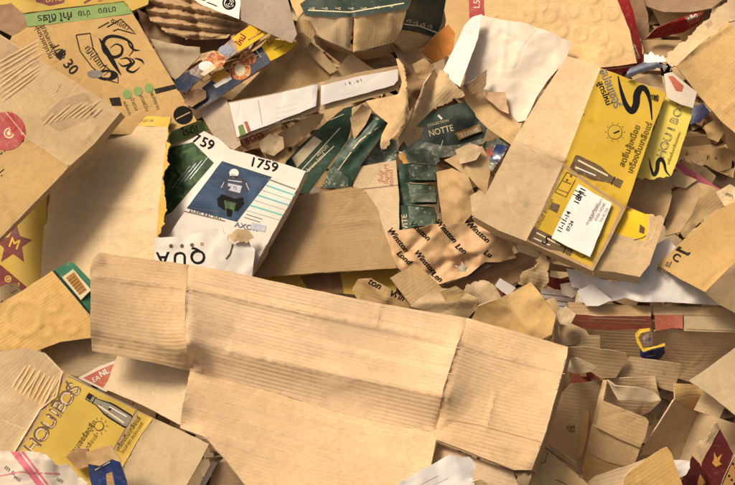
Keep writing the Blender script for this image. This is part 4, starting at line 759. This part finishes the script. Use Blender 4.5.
# ------------------------------------------------------------------ top right
S('ribbon', 'red plastic strap with white letters curving up in the upper right', 'strap', A('p', '646,38,.14 656,28,.17 672,21,.20 690,14,.22 704,11,.22 700,22,.20 684,32,.17 664,37,.14 650,39,.13', m='red', t=.002, sp=2.6, areas=[('684,17 702,12 699,21 690,25','red_faded')], dec=[('T',692,17,25,7,'x&o','ink_white',{'b':.4})]), GP, n=.003, cr=[(655,30,698,16,.012,6)])
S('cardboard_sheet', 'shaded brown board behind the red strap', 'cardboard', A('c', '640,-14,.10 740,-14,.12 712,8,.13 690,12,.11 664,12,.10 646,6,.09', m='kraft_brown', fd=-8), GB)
S('cardboard_scrap', 'brown board showing below the red strap', 'cardboard piece', A('s', '642,40,.10 660,40,.12 682,40,.12 672,54,.12 660,58,.11 644,52,.10', m='kraft', sp=3), GS)
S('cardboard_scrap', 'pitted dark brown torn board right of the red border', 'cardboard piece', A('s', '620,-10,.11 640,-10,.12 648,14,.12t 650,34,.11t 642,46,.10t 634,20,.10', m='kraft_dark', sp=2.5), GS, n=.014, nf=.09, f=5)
S('cardboard_box', 'large brown box with torn pale top edge at the upper right corner', 'box', [
 A('torn_edge', '664,60,.29t 688,36,.31t 714,12,.33t 734,-6,.34 770,-14,.34 770,10,.34 728,22,.345 700,44,.33 676,66,.31t 668,66,.30t', m='kraft_pale', sp=2.8, areas=[('705,24 711,20 713,24 708,29','kraft_grey')]),
 A('front_panel', '676,66,.31 700,44,.33 728,22,.345 748,40,.34 775,60,.33 775,160,.27 748,144,.27 722,122,.27 700,97,.28', m='kraft_orange', fd=40, sp=3.4)], GB, n=.004, cr=[(680,60,730,24,.008,3),(690,68,736,128,-.004,4),(725,110,760,80,.004,3)])
S('plastic_wrap', 'grey blue plastic film folded over the yellow box corner', 'plastic film', A('p', '625,76,.35 630,68,.36 642,63,.36 658,62,.35t 663,67,.34t 650,70,.34 638,74,.34 628,79,.34', m='grey_blue', t=.001, sp=2.4), GP, n=.006, nf=.08, f=5, fa=.008, cr=[(628,74,658,64,.015,4)])
S('paper_scrap', 'torn white and grey tissue by the corner of the upper right box', 'paper', A('s', '644,54,.28t 662,55,.30t 666,62,.30t 650,64,.29t 644,62,.28', m='paper_white', t=.001, sp=2.2), GP, n=.01, nf=.1, f=4)
S('paper_scrap', 'black and white torn foil below the corner of the upper right box', 'paper', A('s', '659,62,.33t 670,66,.33t 673,70,.32t 666,78,.30t 661,74,.31t', m='ink_clean', t=.001, sp=2, areas=[('661,64 668,66 664,72','ink_white')]), GP, n=.012, nf=.12, f=4)
S('cardboard_scrap', 'dull grey brown board in the gap above the yellow box corner', 'cardboard piece', A('s', '632,80,.24 648,74,.25 662,76,.25 664,88,.24 650,86,.23', m='kraft_grey', sp=3), GS)
S('carton', 'small dark blue carton beside the pale yellow carton', 'carton', A('c', '692,108,.13 703,103,.15 710,112,.15 700,122,.13 690,124,.12', m='blue', sp=3), GK)
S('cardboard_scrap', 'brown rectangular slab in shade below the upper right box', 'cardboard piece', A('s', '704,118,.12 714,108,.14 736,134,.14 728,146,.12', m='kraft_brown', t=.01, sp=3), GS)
S('cardboard_scrap', 'upright brown strip at the right edge below the upper right box', 'cardboard piece', A('s', '722,120,.16 748,142,.18 770,150,.17 770,190,.14 742,170,.14 728,150,.14', m='kraft_orange', sp=3), GS)
S('cardboard_scrap', 'notched torn brown piece with dark marks at the right', 'cardboard piece', A('s', '698,151,.13t 712,149,.14t 724,147,.15t 733,151,.15 731,168,.13 718,172,.12 704,164,.12', m='kraft', sp=2.6, dec=[('T',708,158,-10,7,'F','ink'),('T',716,158,-10,6,'n','ink')]), GS)
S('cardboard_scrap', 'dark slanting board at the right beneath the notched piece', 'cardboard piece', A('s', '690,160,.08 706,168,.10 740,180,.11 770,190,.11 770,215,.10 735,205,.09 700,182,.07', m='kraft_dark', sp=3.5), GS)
S('ribbon', 'thin pink plastic strip running down to the right edge', 'strap', A('p', '673,164,.20 680,163,.21 695,172,.20 715,186,.19 745,204,.18 745,209,.17 712,192,.18 690,178,.19', m='pink', t=.001, sp=2.6), GP, n=.003)
S('cardboard_scrap', 'grey brown crushed flap right below the large yellow box', 'cardboard piece', A('s', '628,180,.22 645,178,.24 660,179,.25t 671,181,.24t 672,196,.23 668,212,.22 664,222,.21 645,214,.21 626,205,.20', m='kraft', sp=3), GS, n=.008, f=4, fa=.012)
S('cardboard_scrap', 'small pale triangular scrap at the foot of the pale yellow carton', 'cardboard piece', A('s', '668,180,.22 676,171,.235 697,180,.23 686,188,.22 672,186,.215', m='kraft_pale', sp=3), GS)
S('cardboard_box', 'crumpled brown box panel with cross creases left of the black printed box', 'box', [A('left_panel', '672,192,.20 682,187,.215 694,181,.225 702,190,.22 692,214,.21 680,232,.20 665,236,.19 666,214,.19', m='kraft', sp=3),
   A('right_panel','694,181,.225 712,186,.22 728,197,.21 726,206,.20 706,216,.20 684,238,.19 680,232,.20 692,214,.21 702,190,.22', m='kraft_light', sp=3)], GB, n=.005, f=3, fa=.008)
S('cardboard_box', 'brown box with black printed characters lying at the right edge', 'box', [
 A('printed_panel', '657,265,.25 680,243,.28 716,210,.30 745,198,.30 780,190,.30 780,225,.31 735,262,.31 705,292,.29 680,279,.27', m='kraft_orange', fd=35, sp=3.4,
   dec=[('P','675,250 679,246 691,253 688,256','ink'),('P','680,249 683,248 690,252 688,253','kraft_orange'),('T',676,258,-28,11,'C','ink',{'b':.6}),('T',668,264,-28,9,'sl','ink_brown',{'b':.6}),('T',662,270,-28,8,'mn','ink_brown',{'b':.4})]),
 A('lower_panel', '705,292,.29 735,262,.31 780,225,.31 780,345,.24 752,328,.25 735,313,.26 718,304,.27', m='kraft', fd=35)], GB, n=.004, cr=[(702,288,770,232,-.006,3)])
S('paper_sheet', 'wide white paper spread under the label box and the black printed box', 'paper', A('p', '566,268,.220 585,272,.230 610,282,.240 635,281,.240 648,262,.240 656,244,.250 668,238,.250 700,275,.250 728,306,.230 712,305,.220 670,302,.230 640,302,.230 625,298,.220 605,303,.210 590,306,.200 578,300,.200 585,290,.210 572,287,.210', m='paper_white', t=.0012, sp=3), GP,
  n=.004, nf=.03, f=5, fa=.007, cr=[(590,275,640,300,.008,7),(650,262,650,300,.005,5),(600,300,660,286,-.006,6)])
S('paper_sheet', 'small folded white paper at the left of the wide white paper', 'paper', A('p', '577,291,.225 592,284,.240 612,300,.235 598,306,.220 586,306,.210', m='paper_white', t=.0012, sp=3), GP, n=.004)
S('cardboard_box', 'long shallow brown box with an orange red band across the right middle', 'box', [
 A('rim_panel', '568,302,.200 600,304,.200 651,306,.200 651,316,.200 600,316,.190 570,314,.190', m='kraft', fd=0),
 A('red_band', '570,314,.192 600,316,.193 651,316,.200 652,329,.170 610,330,.160 574,328,.160', m='red_faded', fd=0, dec=[('L','576,321 650,324',.8,'kraft'),('L','590,318 646,320',.6,'cream')]),
 A('inner_wall', '574,328,.160 610,330,.160 652,329,.170 655,372,.080 620,372,.070 576,356,.080', m='kraft', fd=0)], GB, n=.003)
S('cardboard_box', 'deep brown box with a pale rim strip at the right edge', 'box', [
 A('rim_panel', '653,306,.205 700,307,.210 740,308,.210 780,310,.210 780,318,.205 684,315,.200 654,315,.200', m='kraft_light', fd=0),
 A('red_tape', '655,315,.200 683,315,.200 683,329,.190 672,328,.185 656,331,.180', m='red_faded'),
 A('pale_strip', '684,315,.199 780,318,.204 780,334,.195 684,331,.185', m='kraft_pale', fd=0, dec=[('L','686,329 778,333',.8,'kraft_brown')]),
 A('inner_wall', '654,331,.175 672,328,.180 684,331,.180 780,334,.190 780,360,.140 735,352,.120 704,376,.080 690,382,.070 656,372,.060', m='kraft', fd=0)], GB, n=.003)
S('carton', 'crushed blue wrapper with yellow edge hanging on the deep box wall', 'plastic wrapper', [
 A('blue_part', '640,349,.17 650,346,.20 664,345,.19 665,353,.17 660,359,.15 646,361,.15 640,356,.16', m='blue', sp=1.6, t=.0008, dec=[('L','644,352 660,348',.8,'ink_faint'),('L','646,357 656,355',.6,'yellow')]),
 A('yellow_edge', '635,334,.18 639,329,.20 650,328,.20 650,331,.20 641,333,.20 638,338,.19 643,348,.19 656,346,.20 665,343,.20 665,346,.20 652,349,.20 643,352,.185 637,343,.18', m='yellow', sp=1.6, t=.0008),
 A('pale_print', '642,335,.19 649,334,.20 652,342,.19 645,346,.185', m='skin_pack', sp=2, t=.001)], GP, n=.004, nf=.1, f=8, fa=.014)
S('cardboard_scrap', 'short flat brown board end at the right end of the big box', 'cardboard piece', A('s', '557,336,.17 575,335,.18 600,336,.18 600,349,.16 578,351,.16 560,349,.16', m='kraft_light', fd=0, sp=3), GS)
S('cardboard_scrap', 'torn flat strip of brown board in front of the long shallow box', 'cardboard piece', A('s', '566,347,.19 585,347,.20 606,350,.20 626,353,.19t 628,360,.18 622,368,.17 616,378,.16 600,378,.16 572,360,.17', m='kraft', fd=-8, sp=3), GS, n=.004)
S('cardboard_sheet', 'dull brown strip with a round mark in front of the blue wrapper', 'cardboard', A('c', '622,367,.15 630,357,.165 655,360,.17 681,364,.165 679,374,.15 674,392,.13 660,388,.13 640,378,.14 610,380,.14', m='kraft', fd=-8, dec=[('C',664,373,2.2,'kraft_brown')]), GB, n=.003)
S('cardboard_scrap', 'pale rounded lid piece beside the right end of the big box', 'cardboard piece', A('s', '566,357,.215 578,358,.22 597,367,.21 590,372,.20 576,374,.19 566,371,.20', m='kraft_pale', sp=3), GS)
S('cardboard_sheet', 'narrow shaded flap standing against the right end of the big box', 'cardboard', A('c', '570,350,.19 572,362,.19 570,384,.17 556,398,.16 552,390,.18 562,370,.19', m='kraft_brown'), GB)

# ------------------------------------------------------------------ lower right hollow
S('cardboard_box', 'shaded brown box wall with small black print deep in the lower right hollow', 'box', A('c', '552,392,.12 572,384,.13 608,380,.13 600,420,.08 590,450,.04 584,475,.02 560,470,.03 538,440,.05', m='kraft_light', fd=-10, dec=[('T',571,427,3,7,'cet','ink'),('T',572,431,3,5,'oie','ink'),('T',570,424,3,4,'. :','ink')]), GB)
S('cardboard_box', 'open brown box with a folded in flap in the lower right hollow', 'box', [
 A('back_wall', '603,380,.15 609,379,.16 655,376,.16 657,388,.15 661,401,.12 650,412,.09 630,420,.07 606,420,.06 597,405,.08', m='kraft_light', fd=0),
 A('flap_in', '607,380,.18 615,386,.19 640,388,.19 656,393,.185 661,400,.18 652,402,.17 630,400,.165 618,400,.165', m='kraft_pale', fd=-5),
 A('left_wall', '603,380,.16 607,380,.17 604,396,.16 597,425,.13 588,455,.10 586,458,.08 592,425,.11 597,402,.14', m='kraft_light', fd=75),
 A('side_strip', '583,411,.10 589,411,.11 586,440,.09 582,456,.07 578,456,.06', m='kraft', fd=85)], GB, n=.003, f=2)
S('cardboard_box', 'small closed brown box with rounded corner flap in the lower right hollow', 'box', [
 A('upper_flap', '596,427,.17 601,404,.20 603,401,.205 625,410,.205 646,418,.20 649,422,.195 645,438,.175 640,448,.16 617,438,.165', m='kraft_light', fd=-20),
 A('front_panel', '592,424,.16 598,428,.165 617,438,.16 640,448,.155 637,458,.14 632,468,.12 608,462,.12 586,452,.12', m='kraft', fd=-20),
 A('lower_panel', '586,452,.118 608,462,.118 632,468,.118 620,478,.09 584,480,.07 582,468,.09', m='kraft', fd=-20)], GB, n=.002, cr=[(598,432,640,448,-.003,3)])
S('cardboard_sheet', 'brown board with grey back lying at the bottom below the small closed box', 'cardboard', A('c', '588,482,.14 596,476,.15 614,470,.155 632,464,.15 646,458,.15 630,478,.15 625,500,.14 590,500,.13', m='kraft_light', fd=15), GB)
S('cardboard_box', 'pale board with a wavy dark cut line beside the right end of the big box', 'box', A('c', '528,452,.20 540,443,.21 556,458,.205 572,470,.20 590,486,.19 594,505,.17 522,505,.17 532,476,.20', m='kraft_light', fd=-45,
   dec=[('L','548,452 545,462 536,466 534,474',.9,'ink_brown'),('L','541,444 556,456 566,462 578,470 580,478',1.2,'ink_brown'),('L','556,480 566,484 570,492',.9,'ink_brown')]), GB, n=.004)
S('cardboard_sheet', 'small grey rounded board edge left of the small closed box', 'cardboard', A('c', '548,444,.16 560,452,.17 575,462,.165 578,470,.15 566,468,.15 552,456,.15', m='kraft_grey'), GB)
S('cardboard_sheet', 'orange brown sheet with a rounded corner at the bottom edge', 'cardboard', A('c', '622,490,.28 624,478,.29 628,473,.295 645,460,.30 662,449,.305 667,447,.305 671,452,.30 680,478,.28 690,505,.26 624,505,.26', m='kraft_orange', fd=35), GB, n=.003, bp=[(640,482,.004,4)])
S('cardboard_box', 'open brown box showing its two inner walls at the lower right', 'box', [
 A('left_wall', '674,400,.20 688,408,.15 698,412,.11 688,436,.09 676,470,.06 668,452,.08 640,456,.12 645,446,.14', m='kraft_light', fd=60),
 A('right_wall', '698,412,.11 712,416,.13 735,424,.16 760,435,.17 760,500,.10 700,500,.04 676,470,.06 688,436,.09', m='kraft_light', fd=-25),
 A('back_flap', '674,383,.20 700,386,.19 706,396,.18 698,412,.11 688,408,.145 675,400,.195', m='kraft_orange', fd=0)], GB, n=.003, bp=[(710,425,.006,8)])
S('cardboard_sheet', 'pale ribbed slab reaching in from the lower right edge', 'cardboard', A('c', '689,381,.29 712,365,.30 738,346,.31 775,360,.31 775,440,.28 752,428,.28 735,415,.28 714,398,.28', m='kraft_pale', fd=-32, sp=3.4, t=.007), GB, n=.003)
S('cardboard_scrap', 'small square light brown flap under the pale ribbed slab', 'cardboard piece', A('s', '694,410,.22 704,391,.25 714,396,.25 726,405,.245 719,419,.22', m='kraft_light', sp=3), GS, n=.002)
S('carton', 'dark maroon carton with a gold emblem and torn edge at the lower right', 'carton', [
 A('front_panel', '720,429,.22 733,454,.21 726,475,.18 716,500,.15 694,500,.12 702,462,.16', m='maroon_dark', sp=3, t=.004, dec=[('P','714,452 717,458 722,454 719,462 722,464 716,467 712,463 714,459','gold'),('C',717,462,2.4,'gold')]),
 A('torn_edge', '712,422,.225 716,423,.235 720,429,.222 710,446,.192 701,462,.162 696,446,.18t 701,440,.185t 707,440,.20t 711,432,.215t', m='kraft_grey', sp=2.2, t=.004)], GK, n=.003)
S('carton', 'second dark maroon carton with gold crest at the bottom beside the white disc', 'carton', A('c', '692,456,.20 700,464,.195 706,482,.17 706,505,.14 676,505,.14 682,478,.17', m='maroon_dark', sp=3, t=.004, dec=[('P','700,474 704,480 702,488 697,484','gold'),('T',703,482,60,7,'#','gold')]), GK)
S('paper_scrap', 'white half round card between the orange sheet and the maroon carton', 'paper', A('s', '673,460,.22 690,461,.22 690,468,.215 686,475,.205 679,478,.195 677,470,.21', m='paper_white', t=.002, sp=2.6), GP)
S('carton', 'black carton with gold patterned edge in the lower right corner', 'carton', A('c', '735,455,.25 775,430,.26 775,505,.22 714,505,.20 724,478,.23', m='ink_clean', sp=3, t=.004, areas=[('735,456 750,446 734,500 716,500','gold')], dec=[('C',733+(i%3)*4-i*1.3,464+i*4,1.2,'ink_clean') for i in range(10)]), GK)

# ------------------------------------------------------------------ small crumpled bits packed between the large pieces
for lab, pts, m, dc in (
 ('angular pale bit of card between the rider carton and the small green packs', '258,142,.19 270,134,.21 283,137,.20 284,148,.19 274,156,.18 262,152,.18', 'kraft_pale', ()),
 ('crinkled brown bit wedged under the cream panelled green carton', '262,152,.16 278,146,.18 290,152,.17 284,166,.16 272,168,.15', 'kraft', ()),
 ('angular tan bit between the green carton tube and the ragged ribbon', '350,118,.21 362,104,.22 372,110,.22 366,124,.20 354,140,.18', 'kraft_light', ()),
 ('crushed pale fold just above the first green pack', '400,136,.20 412,126,.22 424,128,.22 420,138,.20 408,147,.19', 'kraft_light', ()),
 ('crumpled tan bit at the lower right of the dark green lettered carton', '455,150,.20 470,143,.22 484,148,.21 476,160,.20 460,164,.19', 'kraft_pale', ()),
 ('torn brown bit in the gap left of the large yellow box', '470,196,.22 480,190,.23 488,198,.22 482,214,.21 472,216,.20', 'kraft_light', ()),
 ('small bent tan bit under the curved brown rim', '440,292,.25 456,286,.26 466,292,.25 458,302,.24 446,302,.24', 'kraft_orange', ()),
 ('white edged torn bit beside the stack of grey white paper', '560,284,.20 572,282,.21 580,290,.20 572,298,.19 562,294,.19', 'paper_cream', ()),
 ('pale crumpled bit left of the long shallow box', '556,312,.24 566,306,.25 576,314,.24 570,326,.23 560,324,.23', 'kraft_pale', ()),
 ('tan crushed bit at the right below the notched torn piece', '690,172,.15 704,166,.16 716,176,.15 708,190,.14 696,186,.14', 'kraft_light', ()),
 ('small brown torn bit near the dark blue carton at the right', '704,126,.20 714,120,.22 726,130,.21 718,142,.20 708,138,.19', 'kraft_orange', ()),
 ('printed pale scrap with tiny lettering at the right edge', '716,192,.25 730,184,.26 744,192,.26 738,206,.25 724,206,.24', 'kraft_pale', (('T',730,195,-20,6,'mn.','ink'),)),
 ('angular dark tan bit hanging beside the orange card', '412,64,.27 424,58,.28 434,66,.27 428,80,.26 418,78,.25', 'kraft', ()),
):
    S('cardboard_scrap', lab, 'cardboard piece', A('s', pts, m=m, sp=2.2, t=.003, dec=dc), GS, n=.003, nf=.06, f=2, fa=.008)
# ------------------------------------------------------------------ crushed mass under the traced pieces and all round the frame, and the floor
def heap():
    rg = random.Random(5); verts = []; faces = []; uvs = []; fm = []
    # lumpy core: a grid over the heap face running down to the floor on every side
    nx, ny = 90, 80; idx = {}
    for j in range(ny+1):
        for i in range(nx+1):
            u = -4.2 + 8.4*i/nx; v = -2.9 + 6.4*j/ny
            p = O + R*u + U*v + N*(-.33 + .05*noise.noise((u*2.1, v*2.1, 1)) + .03*noise.noise((u*7, v*7, 4)))
            e = max(abs(u)-2.6, 0)/1.5; e2 = max(v-1.9, 0)/1.5
            p.z -= 1.6*min(1, e)**1.5 + 2.6*min(1, e2)**1.4
            p.z = max(p.z, -.03); idx[i, j] = len(verts); verts.append(p)
    for j in range(ny):
        for i in range(nx):
            faces.append((idx[i, j], idx[i+1, j], idx[i+1, j+1], idx[i, j+1])); uvs.append([(verts[k].x, verts[k].y) for k in faces[-1]]); fm.append(3)
    def surf(u, v):
        i = min(nx-1, max(0, int((u+4.2)/8.4*nx))); j = min(ny-1, max(0, int((v+2.9)/6.4*ny)))
        a, b, c = verts[idx[i, j]], verts[idx[i+1, j]], verts[idx[i, j+1]]
        return a, (b-a).cross(c-a).normalized()
    for k in range(5200):
        vis = k < 2600
        u, v = (rg.uniform(-1.6, 1.6), rg.uniform(-1.05, 1.25)) if vis else (rg.uniform(-4, 4), rg.uniform(-2.6, 3.4))
        edge = abs(u) > 1.62 or v > 1.3 or v < -1.08
        if not vis and not edge: continue
        p, n = surf(u, v)
        sz = rg.uniform(.04, .12) if not edge else rg.uniform(.12, .34)
        tl = .45 if edge else .35
        n = (n + Vector((rg.gauss(0, tl), rg.gauss(0, tl), rg.gauss(0, tl)))).normalized()
        a = n.orthogonal().normalized(); an = rg.uniform(0, 6.28); b = n.cross(a); a, b = a*math.cos(an)+b*math.sin(an), b*math.cos(an)-a*math.sin(an)
        p = p + N*(rg.uniform(.02, .13) if not edge else rg.uniform(.08, .34))
        sx, sy = sz, sz*rg.uniform(.35, .9); m = 0 if rg.random() < .5 else rg.choice((1, 1, 2, 2, 4, 5))
        if rg.random() < .05: m = rg.choice((6, 7, 8))
        k0 = len(verts); fold = rg.uniform(-.3, .3)*sy; q = []
        for t in (0, -.004):
            for (x, y, z) in ((-1, -1, fold), (0, -1, 0), (1, -1, fold), (1, rg.uniform(.6, 1.1), fold), (0, rg.uniform(.7, 1.1), 0), (-1, rg.uniform(.5, 1.1), fold)):
                verts.append(p + a*x*sx + b*y*sy + n*(z+t))
        fs = [(0, 1, 4, 5), (1, 2, 3, 4), (11, 10, 7, 6), (10, 9, 8, 7)] + [(i+6, (i+1) % 6+6, (i+1) % 6, i) for i in range(6)]
        for f in fs:
            f = tuple(i+k0 for i in f); faces.append(f); fm.append(m); uvs.append([((verts[i]-p).dot(a)+u*3, (verts[i]-p).dot(b)+v*3) for i in f])
    me = bpy.data.meshes.new('crushed_cardboard'); me.from_pydata([tuple(v) for v in verts], [], faces)
    for m in ('kraft', 'kraft_brown', 'kraft_light', 'kraft_dark', 'kraft_grey', 'kraft_pale', 'paper_cream', 'red_faded', 'green_box'): me.materials.append(M[m])
    me.polygons.foreach_set('material_index', fm)
    me.uv_layers.new(name='UVMap').data.foreach_set('uv', [c for q in uvs for p_ in q for c in p_])
    o = bpy.data.objects.new('crushed_cardboard', me); COL.objects.link(o)
    o['label'] = 'deep mass of crushed cardboard scraps filling the gaps of the heap'; o['category'] = 'cardboard waste'; o['kind'] = 'stuff'
heap()
me = bpy.data.meshes.new('ground'); me.from_pydata([(-60, -60, 0), (60, -60, 0), (60, 60, 0), (-60, 60, 0)], [], [(0, 1, 2, 3)])
me.uv_layers.new(name='UVMap').data.foreach_set('uv', [-60, -60, 60, -60, 60, 60, -60, 60]); me.materials.append(M['concrete'])
g = bpy.data.objects.new('ground', me); COL.objects.link(g); g['kind'] = 'structure'; g['label'] = 'grey concrete floor under the heap'
